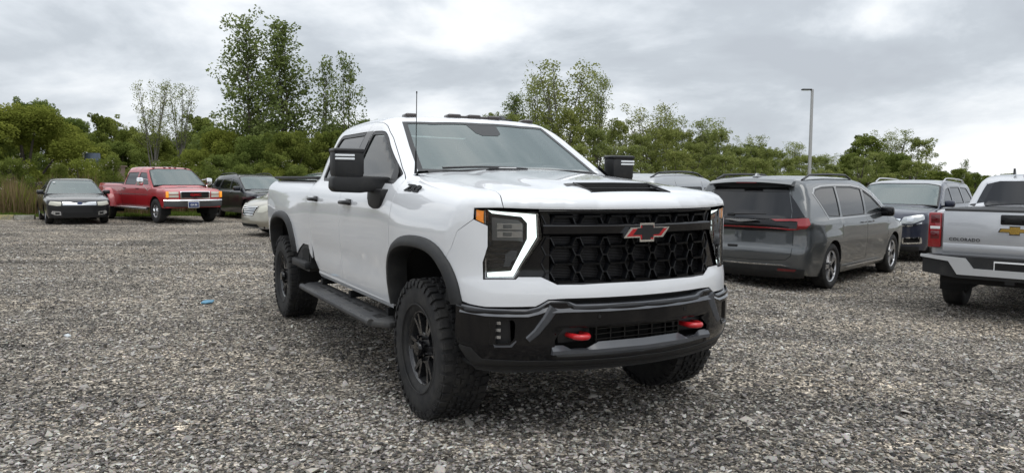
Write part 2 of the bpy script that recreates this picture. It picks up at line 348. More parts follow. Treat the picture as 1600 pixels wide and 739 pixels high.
# ------------------------------------------------------------ trees, weeds, grass
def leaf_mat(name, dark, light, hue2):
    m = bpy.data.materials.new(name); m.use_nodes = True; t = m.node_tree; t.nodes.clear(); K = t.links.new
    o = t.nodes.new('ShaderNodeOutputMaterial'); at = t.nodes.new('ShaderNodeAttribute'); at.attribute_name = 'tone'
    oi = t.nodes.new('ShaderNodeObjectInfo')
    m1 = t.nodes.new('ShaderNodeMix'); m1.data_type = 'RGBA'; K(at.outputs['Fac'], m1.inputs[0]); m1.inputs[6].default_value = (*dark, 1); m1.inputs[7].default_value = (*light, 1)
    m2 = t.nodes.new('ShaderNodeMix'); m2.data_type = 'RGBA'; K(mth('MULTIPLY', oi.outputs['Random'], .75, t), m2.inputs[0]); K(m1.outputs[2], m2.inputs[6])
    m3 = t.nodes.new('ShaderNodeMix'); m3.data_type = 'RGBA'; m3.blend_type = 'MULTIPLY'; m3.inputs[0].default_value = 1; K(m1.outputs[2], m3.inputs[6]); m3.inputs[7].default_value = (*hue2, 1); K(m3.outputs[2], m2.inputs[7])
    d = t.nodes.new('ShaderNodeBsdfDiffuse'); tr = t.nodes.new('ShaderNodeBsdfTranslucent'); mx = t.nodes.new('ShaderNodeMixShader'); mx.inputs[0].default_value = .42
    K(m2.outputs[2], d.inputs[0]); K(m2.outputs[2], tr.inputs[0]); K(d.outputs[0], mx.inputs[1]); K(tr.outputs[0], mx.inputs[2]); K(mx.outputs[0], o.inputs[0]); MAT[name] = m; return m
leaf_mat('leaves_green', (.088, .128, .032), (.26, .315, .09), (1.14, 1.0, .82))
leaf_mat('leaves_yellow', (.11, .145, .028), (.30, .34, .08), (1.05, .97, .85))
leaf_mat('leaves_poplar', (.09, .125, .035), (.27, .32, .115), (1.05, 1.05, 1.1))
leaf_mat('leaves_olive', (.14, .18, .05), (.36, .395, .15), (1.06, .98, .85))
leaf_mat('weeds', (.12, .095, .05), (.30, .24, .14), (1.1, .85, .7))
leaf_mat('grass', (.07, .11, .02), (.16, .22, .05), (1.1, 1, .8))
leaf_mat('flowers', (.35, .33, .27), (.6, .56, .5), (1, .9, .85))
mat('bark', (.10, .085, .07), .9, bump=(30, .5, .02)); mat('bark_pale', (.15, .14, .125), .9, bump=(30, .5, .02))
def leaf_mesh(name, C, tone, size, mt, up=.35, flat=None, asp=.62, rg=rng):
    n = len(C); d = rg.normal(size=(n, 3)); d /= np.linalg.norm(d, axis=1, keepdims=True)
    nrm = rg.normal(size=(n, 3)); nrm[:, 2] += up*2; nrm -= d*(nrm*d).sum(1, keepdims=True); nrm /= np.linalg.norm(nrm, axis=1, keepdims=True)
    w = np.cross(d, nrm); s = size*rg.uniform(.6, 1.3, (n, 1))
    V = np.stack([C-d*s*.5, C+w*s*asp*.5, C+d*s*.5, C-w*s*asp*.5], 1).reshape(-1, 3)
    me = bpy.data.meshes.new(name); me.vertices.add(4*n); me.vertices.foreach_set('co', V.ravel()); me.loops.add(4*n); me.loops.foreach_set('vertex_index', np.arange(4*n)); me.polygons.add(n); me.polygons.foreach_set('loop_start', np.arange(n)*4); me.polygons.foreach_set('loop_total', np.full(n, 4)) if False else None
    me.update(calc_edges=True); a = me.attributes.new('tone', 'FLOAT', 'FACE'); a.data.foreach_set('value', np.clip(tone, 0, 1)); me.materials.append(mt); return me
def clumps(centers, rad, per, rg, flatten=.8):
    C = []; T = []
    for c, r in zip(centers, rad):
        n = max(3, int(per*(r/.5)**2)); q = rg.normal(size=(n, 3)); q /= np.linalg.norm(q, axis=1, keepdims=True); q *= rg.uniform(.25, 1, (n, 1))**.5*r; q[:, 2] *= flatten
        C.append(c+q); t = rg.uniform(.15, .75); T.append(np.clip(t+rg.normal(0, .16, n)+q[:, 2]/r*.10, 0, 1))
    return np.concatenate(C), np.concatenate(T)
def bushy(seed, H, R, lobes, per, leaf, mt, z0=.06, name='crown', lob=.42):
    lobes = int(lobes*(.42/lob)**1.6); per = int(per*1.6); leaf = leaf*.78
    rg = np.random.default_rng(seed); cs, rs = [], []
    for _ in range(lobes):
        a = rg.uniform(0, 2*PI); hh = rg.uniform(0, 1); prof = math.sin(PI*min(1, .36+hh*.62))**.6; r = R*prof*rg.uniform(.45, .98)
        cs.append([math.cos(a)*r, math.sin(a)*r, H*(z0+(.93-z0)*hh)]); rs.append(rg.uniform(.28, .62)*R*lob)
    for _ in range(int(lobes*.25)):                              # twigs that break the outline
        a = rg.uniform(0, 2*PI); cs.append([math.cos(a)*R*rg.uniform(.1, .6), math.sin(a)*R*rg.uniform(.1, .6), H*rg.uniform(.84, .98)]); rs.append(R*.09)
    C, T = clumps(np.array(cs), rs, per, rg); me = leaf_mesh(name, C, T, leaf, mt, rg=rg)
    m = MB(); m.tube([(0, 0, 0), (.05, .02, H*.3), (.0, .1, H*.62)], [R*.055, R*.04, R*.018], 7)
    for c in cs[:9]: m.tube([(0, 0, H*.18), (c[0]*.5, c[1]*.5, c[2]*.6), tuple(c)], [R*.03, R*.018, R*.006], 5)
    tk = m.mesh('trunk'); tk.materials.append(MAT['bark']); return me, tk
def open_tree(seed, H, leaders, spread, per, leaf, mt, bark='bark_pale', start=.25, bl=.22, crad=.32, nbr=26, name='crown'):
    "upright tree: leaders with rising side branches, leaves in small separate tufts so that sky shows through"
    rg = np.random.default_rng(seed); m = MB(); cs, rs = [], []
    for l in range(leaders):
        a = rg.uniform(0, 2*PI) if leaders > 1 else 0; tip = np.array([math.cos(a)*spread*rg.uniform(.5, 1), math.sin(a)*spread*rg.uniform(.3, .8), H*rg.uniform(.86, 1) if l else H]); fork = np.array([0, 0, H*start*rg.uniform(.3, .8)])
        pts = [np.zeros(3), fork]+[fork+(tip-fork)*t+np.array([rg.normal(0, .05), rg.normal(0, .05), 0])*H*.12 for t in (.3, .6, .85)]+[tip]
        r0 = H*.0085; m.tube(pts, [r0*1.2, r0, r0*.75, r0*.5, r0*.3, r0*.1], 6)
        for k in range(nbr):
            t = start+(1-start)*(k+rg.uniform(0, .9))/nbr; z = t*H; j = np.interp(t, [0, 1], [0, 1]); base = fork+(tip-fork)*max(0, (z-fork[2])/(tip[2]-fork[2]))
            L_ = H*bl*(1-.75*((t-start)/(1-start))**1.3)*rg.uniform(.5, 1.1); b = rg.uniform(0, 2*PI); up_ = rg.uniform(.5, 1.1)
            d = np.array([math.cos(b), math.sin(b), up_]); d /= np.linalg.norm(d); e = base+d*L_; mid = base+d*L_*.5+np.array([0, 0, -.04*L_])
            m.tube([base, mid, e], [r0*.30, r0*.18, r0*.05], 4)
            for u in np.linspace(.25, 1, max(2, int(L_/(crad*.9)))):
                cs.append(base+d*L_*u+rg.normal(0, crad*.35, 3)); rs.append(crad*rg.uniform(.55, 1.15))
    C, T = clumps(np.array(cs), rs, per*1.5, rg, 1.0); me = leaf_mesh(name, C, T, leaf*.85, mt, up=.15, rg=rg); tk = m.mesh('trunk'); tk.materials.append(MAT[bark]); return me, tk
PX = lambda px, Y: (px-800)/1200*Y
HT = lambda y, Y: (281.5-y)/1200*Y+1.507
KIND = {}
KIND['round0'] = (bushy(1, 6, 3.0, 96, 190, .17, MAT['leaves_green']), 6, 3.0)
KIND['round1'] = (bushy(2, 6, 3.2, 102, 190, .16, MAT['leaves_green']), 6, 3.2)
KIND['round2'] = (bushy(3, 6, 2.6, 86, 200, .19, MAT['leaves_green']), 6, 2.6)
KIND['yellow0'] = (bushy(4, 5, 3.0, 80, 200, .15, MAT['leaves_yellow'], .1), 5, 3.0)
KIND['olive0'] = (bushy(5, 6, 2.6, 74, 130, .15, MAT['leaves_olive'], lob=.27), 6, 2.6)
KIND['olive1'] = (bushy(6, 6, 2.3, 66, 130, .16, MAT['leaves_olive'], lob=.27), 6, 2.3)
KIND['poplar0'] = (open_tree(11, 10, 1, .2, 34, .20, MAT['leaves_poplar'], 'bark', .08, .31, .46, 84), 10, 1.9)
KIND['poplar1'] = (open_tree(12, 10, 2, .5, 32, .20, MAT['leaves_poplar'], 'bark', .08, .28, .45, 54), 10, 1.8)
KIND['poplar2'] = (open_tree(13, 9, 2, .5, 34, .20, MAT['leaves_poplar'], 'bark', .24, .20, .42, 24), 9, 1.45)
KIND['sparse0'] = (open_tree(14, 8, 7, 1.7, 30, .13, MAT['leaves_olive'], 'bark_pale', .45, .20, .32, 14), 8, 2.2)
KIND['sparse1'] = (open_tree(15, 8, 6, 1.4, 30, .13, MAT['leaves_olive'], 'bark_pale', .45, .20, .3, 14), 8, 1.8)
KIND['airy0'] = (open_tree(16, 8, 7, 1.8, 32, .16, MAT['leaves_olive'], 'bark_pale', .30, .22, .36, 18), 8, 2.3)
KIND['airy1'] = (open_tree(17, 8, 6, 1.5, 34, .16, MAT['leaves_olive'], 'bark_pale', .30, .22, .36, 18), 8, 2.0)
KIND['shrub0'] = (bushy(21, 2.4, 1.8, 50, 260, .10, MAT['leaves_yellow'], .05), 2.4, 1.8)
KIND['shrub1'] = (bushy(22, 2.4, 1.7, 50, 260, .10, MAT['leaves_green'], .05), 2.4, 1.7)
def plant(kind, px, top, Y, wpx=None, label='', cat='tree', group=None, name=None):
    (cr_, tk), H0, R0 = KIND[kind]; h = HT(top, Y); s = h/H0; sx = s if wpx is None else (wpx/1200*Y/2)/R0
    o = empty(name or ('shrub' if kind.startswith('shrub') else ('poplar_tree' if 'poplar' in kind else 'tree')), (PX(px, Y), Y, -.02), rng.uniform(0, 6.28)); o.scale = (sx, sx, s)
    link('crown', cr_, o); link('trunk', tk, o); tag(o, label, cat, group)
    if group: PLANTED.setdefault(group, []).append((px, o))
    return o
plant('poplar0', 392, 46, 41, 112, 'tallest slender poplar on the left, highest top in the tree line', 'tree')
plant('poplar1', 450, 52, 42, 118, 'tall full poplar tree just right of the tallest one', 'tree')
plant('poplar2', 508, 104, 42, 60, 'shorter thin poplar tree with a gap of sky on its left', 'tree')
plant('poplar2', 541, 98, 43.5, 60, 'poplar tree standing directly beside the cab of the white pickup', 'tree')
plant('sparse0', 243, 137, 45, 86, 'thin bare looking tree with sparse leaves above the left tree line, left of a pair', 'tree')
plant('sparse1', 284, 140, 46.5, 66, 'thin sparse tree with fine twigs, right of a pair above the left tree line', 'tree')
plant('yellow0', 40, 173, 37, 230, 'broad yellow green tree at the left edge behind the black sedan', 'tree')
def landmark(px):  # what each tree stands above
    for a, n in ((60, 'left of the black sedan'), (165, 'above the black sedan'), (250, 'above the red pickup bed'), (345, 'above the red pickup cab'), (430, 'above the dark crossover'), (530, 'above the white pickup bed'), (660, 'behind the white pickup cab'), (860, 'behind the white pickup'), (985, 'beside the far door mirror'), (1100, 'above the grey crossover'), (1220, 'above the minivan rear window'), (1310, 'above the minivan side windows'), (1400, 'above the dark blue crossover'), (1500, 'beside the silver pickup')):
        if px < a: return n
    return 'above the silver pickup'
ORD = 'first second third fourth fifth sixth seventh eighth ninth tenth eleventh twelfth thirteenth fourteenth fifteenth sixteenth seventeenth eighteenth nineteenth twentieth'.split()
def ordn(i): return ORD[i] if i < 20 else ('twenty-' if i < 29 else ('thirtieth' if i == 29 else ('thirty-' if i < 39 else ('fortieth' if i == 39 else 'forty-'))))+('' if i in (29, 39) else ORD[(i+1) % 10-1])
PLANTED = {}
g1 = 'trees in the dense woodland edge on the left'
for px, top, Y, k, w in ((-40, 160, 52, 'round0', 130), (12, 166, 50, 'round2', 110), (62, 164, 56, 'round1', 120), (112, 166, 54, 'round0', 100), (128, 205, 46, 'round1', 110), (168, 176, 58, 'round2', 95), (204, 178, 52, 'round1', 90), (190, 215, 47, 'round0', 110),
    (236, 205, 50, 'round0', 110), (275, 200, 55, 'round1', 110), (318, 182, 58, 'round2', 100), (332, 198, 50, 'round0', 90), (372, 205, 56, 'round1', 90), (415, 190, 50, 'round2', 110), (470, 200, 47, 'round0', 110), (530, 185, 52, 'round1', 110), (585, 190, 50, 'round0', 120), (640, 195, 55, 'round2', 120), (700, 192, 55, 'round1', 120)):
    plant(k, px, top+11+9*math.sin(px*.071)+6*math.sin(px*.19), Y, w, 'dense green tree', 'tree', g1)
g2 = 'bushy trees in front of the left woodland'
for px, top, Y, k, w in ((150, 228, 40, 'round0', 100), (352, 208, 40, 'yellow0', 120), (300, 238, 37, 'yellow0', 80), (400, 214, 38, 'round1', 110), (452, 208, 37, 'round0', 110), (505, 206, 39, 'round2', 100), (560, 205, 40, 'round1', 110), (430, 240, 35, 'round2', 80), (340, 245, 35, 'round1', 80), (-20, 200, 36, 'round1', 90)):
    plant(k, px, top, Y, w, 'low bushy tree in front', 'tree', g2)
g3 = 'low shrubs along the left edge of the yard'
for px, top, Y, k, w in ((130, 252, 33, 'shrub0', 100), (175, 250, 34, 'shrub1', 70), (215, 262, 35, 'shrub0', 70), (255, 258, 35.5, 'shrub1', 80), (310, 262, 35, 'shrub0', 80), (380, 262, 34, 'shrub1', 90), (425, 264, 34, 'shrub0', 80), (465, 262, 34, 'shrub1', 80), (95, 262, 32, 'shrub1', 60), (20, 255, 33, 'shrub1', 90)):
    plant(k, px, top, Y, w, 'low leafy shrub', 'shrub', g3)
for px, top, Y, k, w, lb in ((880, 108, 50, 'airy0', 150, 'tall airy tree rising highest right of the white pickup cab'), (838, 128, 53, 'airy1', 96, 'airy tree with many thin stems left of the tallest one behind the white hood'), (926, 122, 52, 'airy1', 80, 'airy tree right of the tallest one behind the white hood'),
    (806, 156, 50, 'poplar1', 70, 'leafy tree directly behind the roof of the white pickup'), (1012, 170, 55, 'airy0', 110, 'airy tree with pale thin crown above the far door mirror'), (1046, 184, 57, 'airy1', 70, 'thin topped tree right of the far door mirror'), (1108, 188, 58, 'airy1', 90, 'thin topped tree above the grey minivan on its left side'),
    (1172, 214, 62, 'airy0', 70, 'small airy tree above the roof of the grey minivan'), (1234, 222, 66, 'airy1', 62, 'small airy tree just left of the lamp post'), (1290, 240, 70, 'airy0', 56, 'small airy tree just right of the lamp post'),
    (1350, 206, 72, 'round2', 90, 'dark green tree left in the tall clump above the blue car'), (1392, 204, 74, 'airy0', 80, 'open crowned tree in the middle of the tall clump above the blue car'), (1434, 210, 73, 'olive0', 80, 'rounded tree right in the tall clump above the blue car'), (1506, 246, 78, 'poplar2', 22, 'narrow pointed tree above the cab of the silver pickup')):
    plant(k, px, top, Y, w, lb, 'tree')
g4 = 'young trees in the woodland edge on the right'
for px, top, Y, k, w in ((770, 176, 55, 'olive0', 90), (800, 185, 47, 'olive1', 80), (842, 182, 47, 'olive0', 90), (885, 180, 47, 'olive1', 90), (930, 186, 48, 'olive0', 90), (965, 190, 52, 'olive1', 80), (1000, 205, 50, 'olive0', 90), (1040, 208, 50, 'olive1', 90), (1080, 208, 52, 'olive0', 90), (1120, 210, 53, 'olive1', 80),
    (1155, 226, 54, 'olive0', 80), (1195, 232, 56, 'olive1', 80), (1225, 236, 58, 'olive0', 70), (1262, 242, 60, 'olive1', 70), (1298, 250, 62, 'olive0', 60), (1325, 236, 68, 'round0', 60), (1362, 240, 66, 'olive1', 70), (1400, 238, 67, 'round1', 80), (1440, 244, 68, 'olive0', 70), (1470, 256, 72, 'round1', 60), (1496, 262, 74, 'round0', 50), (1520, 264, 76, 'round1', 40), (820, 225, 44, 'olive0', 100), (900, 225, 44, 'olive1', 100), (980, 232, 45, 'olive0', 100), (1060, 236, 47, 'olive1', 100), (1130, 246, 49, 'olive0', 90), (955, 205, 56, 'olive0', 90), (1025, 200, 58, 'olive1', 90), (1065, 205, 58, 'olive0', 90), (1095, 214, 60, 'round2', 80), (1140, 220, 60, 'olive0', 80), (1180, 232, 62, 'round2', 80), (1212, 238, 63, 'olive0', 70), (1248, 244, 64, 'olive1', 70), (1280, 248, 66, 'olive0', 70), (1312, 254, 64, 'round2', 60), (1340, 250, 62, 'olive0', 70), (1380, 255, 62, 'olive1', 80), (1420, 258, 64, 'olive0', 80), (1456, 262, 64, 'round2', 70), (1180, 252, 52, 'olive1', 90), (1230, 256, 53, 'olive0', 90), (1285, 260, 54, 'olive1', 90)):
    plant(k, px, top+7*math.sin(px*.083)+6*math.sin(px*.21+1)-2, Y, w*.92, 'young yellow green tree', 'tree', g4)
g5 = 'far trees at the right end of the woodland'
for i in range(15):
    px = 1540+i*34; plant('round0' if i % 2 else 'round1', px, 268-3*math.sin(i*1.7), 110, 46, 'far dark skyline tree', 'tree', g5)
for lst in PLANTED.values():
    for i, (px, o) in enumerate(sorted(lst, key=lambda t: t[0])): o['label'] = '%s %s, %s in its row from left' % (o['label'], landmark(px), ordn(i))
# tall dry weeds, grass verge and white flower heads
def blades(name, x0, x1, ya, yb, n, h0, h1, w, mt, lean=.25, label=None):
    x = rng.uniform(x0, x1, n); y = ya(x)+rng.uniform(0, 1, n)*(yb(x)-ya(x)); h = rng.uniform(h0, h1, n)*(.78+.30*np.sin(x*1.3+y)*np.sin(x*.37+1)+.15*np.sin(x*4.1+y*2.3)); a = rng.uniform(0, 2*PI, n); l = rng.normal(0, lean, n)*h
    c, s = np.cos(a), np.sin(a); ww = w*rng.uniform(.5, 1.2, n); B = np.stack([x, y, np.full(n, -.01)], 1); D = np.stack([c, s, 0*c], 1)*ww[:, None]*.5; q = np.stack([-s*l, c*l, h], 1)
    V = np.stack([B-D, B+D, B+q*.55+D*.9-[0, 0, 0], B+q, B+q*.55-D*.9], 1).reshape(-1, 3)
    me = bpy.data.meshes.new(name); me.vertices.add(5*n); me.vertices.foreach_set('co', V.ravel()); me.loops.add(5*n); me.loops.foreach_set('vertex_index', np.arange(5*n)); me.polygons.add(n); me.polygons.foreach_set('loop_start', np.arange(n)*5); me.update(calc_edges=True)
    t = me.attributes.new('tone', 'FLOAT', 'FACE'); t.data.foreach_set('value', rng.beta(2, 2, n)); me.materials.append(mt); o = link(name, me); tag(o, label, None, None, 'stuff'); return o
blades('tall_weeds', -34, -12.5, lambda x: edge(x)+1.5, lambda x: edge(x)+4.5, 15000, .6, 1.75, .035, MAT['weeds'], .30, 'dry reddish brown tall grass behind the black sedan')
blades('green_weeds', -34, -2, lambda x: edge(x)+1.8, lambda x: edge(x)+5.5, 26000, .5, 1.45, .05, MAT['leaves_yellow'], .3, 'green weeds mixed into the verge')
blades('grass_verge', -34, 4, lambda x: edge(x)-.35+.35*np.sin(x*2.3)*np.sin(x*.9+1), lambda x: edge(x)+2.2, 30000, .06, .22, .03, MAT['grass'], .4, 'short green grass along the gravel edge')
blades('verge_right', -2, 60, lambda x: edge(x)-.1, lambda x: edge(x)+3, 30000, .15, .6, .06, MAT['grass'], .35, 'rough grass beyond the vehicles on the right')
fx = rng.uniform(-24, -8, 150); fz_ = rng.uniform(.9, 2.3, 150); fc = np.repeat(np.stack([fx, edge(fx)+rng.uniform(2.0, 5.2, 150), fz_], 1), 7, 0)+rng.normal(0, .06, (1050, 3))
tag(link('flower_heads', leaf_mesh('flower_heads', fc, rng.uniform(0, 1, len(fc)), .04, MAT['flowers'], up=.8, asp=.9)), 'small pale flower heads scattered among the weeds', None, None, 'stuff')

# ------------------------------------------------------------ body panels cut from a smooth implicit shape
def smax(a, b, k):
    h = np.maximum(k-np.abs(a-b), 0)/k; return np.maximum(a, b)+h*h*k*.25
def smin(a, b, k): return -smax(-a, -b, k)
def pch(xs, ys):
    "smooth monotone interpolation"
    xs = np.array(xs, float); ys = np.array(ys, float); h = np.diff(xs); d = np.diff(ys)/h; m = np.zeros(len(xs))
    m[0], m[-1] = d[0], d[-1]
    for i in range(1, len(xs)-1):
        if d[i-1]*d[i] > 0:
            w1, w2 = 2*h[i]+h[i-1], h[i]+2*h[i-1]; m[i] = (w1+w2)/(w1/d[i-1]+w2/d[i])
    def f(x):
        x = np.clip(x, xs[0], xs[-1]); i = np.clip(np.searchsorted(xs, x)-1, 0, len(xs)-2); t = (x-xs[i])/h[i]
        return ((1+2*t)*(1-t)**2*ys[i]+t*(1-t)**2*h[i]*m[i]+t*t*(3-2*t)*ys[i+1]+t*t*(t-1)*h[i]*m[i+1])
    return f
def csp(xs, ys):
    "C2 cubic spline for surfaces that mirror the sky"
    xs = np.array(xs, float); ys = np.array(ys, float); n = len(xs); h = np.diff(xs); A = np.zeros((n, n)); r = np.zeros(n); A[0, 0] = A[-1, -1] = 1
    for i in range(1, n-1): A[i, i-1], A[i, i], A[i, i+1] = h[i-1], 2*(h[i-1]+h[i]), h[i]; r[i] = 6*((ys[i+1]-ys[i])/h[i]-(ys[i]-ys[i-1])/h[i-1])
    M = np.linalg.solve(A, r)
    def f(x):
        x = np.clip(x, xs[0], xs[-1]); i = np.clip(np.searchsorted(xs, x)-1, 0, n-2); a = (xs[i+1]-x)/h[i]; b = (x-xs[i])/h[i]
        return a*ys[i]+b*ys[i+1]+((a**3-a)*M[i]+(b**3-b)*M[i+1])*h[i]**2/6
    return f
def sstep(a, b, x):
    t = np.clip((x-a)/(b-a), 0, 1); return t*t*(3-2*t)
def grad(F, P, e=2e-3):
    g = np.zeros_like(P)
    for i in range(3):
        D = np.zeros(3); D[i] = e
        a, b = P+D, P-D; g[:, i] = (F(a[:, 0], a[:, 1], a[:, 2])-F(b[:, 0], b[:, 1], b[:, 2]))/(2*e)
    return g
def snap(F, P, it=6):
    P = np.array(P, float).reshape(-1, 3).copy()
    for _ in range(it):
        g = grad(F, P); v = F(P[:, 0], P[:, 1], P[:, 2]); n2 = (g*g).sum(1)+1e-9
        st = -(v/n2)[:, None]*g; ln = np.linalg.norm(st, axis=1, keepdims=True); st *= np.minimum(1, .12/(ln+1e-9)); P += st
    return P
def normals(F, P):
    g = grad(F, P); return g/(np.linalg.norm(g, axis=1, keepdims=True)+1e-9)
def densify(P, h, closed=True):
    P = np.array(P, float); o = []
    n = len(P)
    for i in range(n if closed else n-1):
        a, b = P[i], P[(i+1) % n]; k = max(1, int(math.ceil(np.linalg.norm(b-a)/h)))
        for j in range(k): o.append(a+(b-a)*j/k)
    if not closed: o.append(P[-1])
    return np.array(o)
def inside(pts, poly):
    x, y = pts[:, 0], pts[:, 1]; r = np.zeros(len(pts), bool); n = len(poly); j = n-1
    for i in range(n):
        xi, yi = poly[i]; xj, yj = poly[j]
        c = ((yi > y) != (yj > y))
        if c.any(): r ^= c & (x < (xj-xi)*(y-yi)/((yj-yi) if yj != yi else 1e-12)+xi)
        j = i
    return r
DIRS = {'R': (0, -1, 0), 'L': (0, 1, 0), 'T': (0, 0, 1), 'F': (1, 0, 0), 'B': (-1, 0, 0)}
def basis(d):
    d = Vector(DIRS.get(d, d) if isinstance(d, str) else d).normalized()
    u = Vector((0, 0, 1)) if abs(d.z) < .95 else Vector((1, 0, 0))
    e2 = (u-d*u.dot(d)).normalized(); e1 = e2.cross(d)
    return np.array(e1), np.array(e2), np.array(d)
def offset_loop(P3, N3, g):
    "move a closed loop sideways within the surface: positive = towards its inside when it runs anticlockwise"
    T = np.roll(P3, -1, 0)-np.roll(P3, 1, 0); T /= np.linalg.norm(T, axis=1, keepdims=True)+1e-9
    return P3+np.cross(N3, T)*g
def panel(F, name, outline, d, mat_, parent, holes=(), h=.05, hb=None, off=0., gap=.002, lip=.012, mirror=False, label=None, raw=False, cuts=(), names=None):
    e1, e2, dd = basis(d); hb = hb or h
    def area(q): x, y = q[:, 0], q[:, 1]; return .5*np.sum(x*np.roll(y, -1)-y*np.roll(x, -1))
    loops = []
    for k, lp in enumerate([outline]+list(holes)):
        lp = np.array(lp, float)
        if np.linalg.norm(lp[0]-lp[-1]) < 1e-6: lp = lp[:-1]
        P = densify(lp, hb)
        P = snap(F, P) if not raw else P
        q = np.stack([P@e1, P@e2], 1)
        if (area(q) > 0) != (k == 0): P = P[::-1]
        if gap: P = snap(F, offset_loop(P, normals(F, P), gap), 2)
        loops.append(P)
    B = np.concatenate(loops); q2 = [np.stack([P@e1, P@e2], 1) for P in loops]
    lo, hi = q2[0].min(0), q2[0].max(0)
    ny = int((hi[1]-lo[1])/(h*.866))+1; G = []
    for r in range(ny+1):
        xs = np.arange(lo[0]+(h/2 if r % 2 else 0)+.003, hi[0], h); G.append(np.stack([xs, np.full(len(xs), lo[1]+r*h*.866+.0021)], 1))
    G = np.concatenate(G); m = inside(G, q2[0])
    for q in q2[1:]: m &= ~inside(G, q)
    G = G[m]; Q = np.concatenate(q2)
    if len(G):
        dm = np.full(len(G), 9.)
        for s in range(0, len(Q), 200): dm = np.minimum(dm, np.sqrt(((G[:, None]-Q[None, s:s+200])**2).sum(2)).min(1))
        G = G[dm > .42*h]
    def solve(G):
        if not len(G): return np.zeros((0, 3))
        t = B@dd; t0, t1 = t.min()-.25, t.max()+.25; base = G[:, :1]*e1+G[:, 1:]*e2
        ts = np.linspace(t1, t0, 60); P = base[:, None]+ts[None, :, None]*dd
        v = F(P[..., 0], P[..., 1], P[..., 2]); neg = v < 0; i = np.argmax(neg, 1); none = ~neg.any(1); i = np.clip(i, 1, 59)
        a, b = ts[i-1].copy(), ts[i].copy()
        for _ in range(16):
            c = (a+b)/2; R = base+c[:, None]*dd; w = F(R[:, 0], R[:, 1], R[:, 2]) < 0; b = np.where(w, c, b); a = np.where(w, a, c)
        tt = np.where(none, ts[np.argmin(v, 1)], (a+b)/2); return base+tt[:, None]*dd
    P = np.concatenate([B, solve(G)]); A2 = np.concatenate([Q, G]) if len(G) else Q
    edges = []; s = 0
    for q in q2: n = len(q); edges += [(s+i, s+(i+1) % n) for i in range(n)]; s += n
    strips = []; A3 = A2
    for cp in cuts:
        c2 = np.stack([np.array(cp, float)@e1, np.array(cp, float)@e2], 1); t = np.gradient(c2, axis=0); t /= np.linalg.norm(t, axis=1, keepdims=True); nrm2 = np.stack([-t[:, 1], t[:, 0]], 1)*.004
        pa, pb = densify(c2-nrm2, hb, False), densify(c2+nrm2, hb, False); n0 = len(A3)
        A3 = np.concatenate([A3, pa, pb]); edges += [(n0+i, n0+i+1) for i in range(len(pa)-1)]+[(n0+len(pa)+i, n0+len(pa)+i+1) for i in range(len(pb)-1)]
        strips.append(np.concatenate([pa, pb[::-1]]))
    vo, eo, fo, ov, oe, of = delaunay_2d_cdt([Vector(p) for p in A3], edges, [], 0, 1e-7)
    vo2 = np.array([(p[0], p[1]) for p in vo]); idx = [o[0] if len(o) else -1 for o in ov]
    V3 = np.zeros((len(vo2), 3))
    nP = len(P); miss = [i for i, k in enumerate(idx) if not (0 <= k < nP)]
    for i, k in enumerate(idx):
        if 0 <= k < nP: V3[i] = P[k]
    if miss: V3[miss] = solve(vo2[miss])
    b_of = {}
    for i, k in enumerate(idx):
        if 0 <= k < len(B): b_of[k] = i
    fo = [f for f in fo if len(f) == 3]; tri = np.array(fo); cen = vo2[tri].mean(1); m = inside(cen, q2[0])
    for q in q2[1:]: m &= ~inside(cen, q)
    for q in strips: m &= ~inside(cen, q)
    tri = tri[m]
    a, b, c = vo2[tri[:, 0]], vo2[tri[:, 1]], vo2[tri[:, 2]]; ar = (b[:, 0]-a[:, 0])*(c[:, 1]-a[:, 1])-(b[:, 1]-a[:, 1])*(c[:, 0]-a[:, 0])
    tri[ar < 0] = tri[ar < 0][:, ::-1]; tri = tri[np.abs(ar) > 1e-9]
    if cuts: return split_panel(F, name, V3, tri, loops, b_of, off, lip, mat_, parent, mirror, names)
    N3 = normals(F, V3); top = V3+N3*off
    verts = [top]; nor = [N3]; faces = [tuple(t) for t in tri.tolist()]; s = len(top)
    if lip:
        for P in loops:
            n = len(P); n3 = normals(F, P); T = np.roll(P, -1, 0)-np.roll(P, 1, 0); T /= np.linalg.norm(T, axis=1, keepdims=True)+1e-9
            o = -np.cross(n3, T)
            A = P+n3*off; Bt = A-n3*lip-o*(.3*lip if lip > 0 else 0)
            verts += [A, Bt]; nor += [o*.8+n3*.5, o]
            faces += [(s+i, s+n+i, s+n+(i+1) % n, s+(i+1) % n) for i in range(n)]; s += 2*n
    Vv = np.concatenate(verts); Nn = np.concatenate(nor); Nn /= np.linalg.norm(Nn, axis=1, keepdims=True)+1e-9
    def mk(flip):
        v = Vv.copy(); nn_ = Nn.copy(); fs = faces
        if flip: v[:, 1] *= -1; nn_[:, 1] *= -1; fs = [f[::-1] for f in faces]
        me = bpy.data.meshes.new(name); me.from_pydata(v.tolist(), [], fs)
        me.polygons.foreach_set('use_smooth', [True]*len(me.polygons)); me.update()
        me.normals_split_custom_set_from_vertices(nn_.tolist()); me.materials.append(mat_)
        o = link(name, me, parent)
        if label: o['label'] = label
        return o
    a = mk(False)
    return (a, mk(True)) if mirror else a
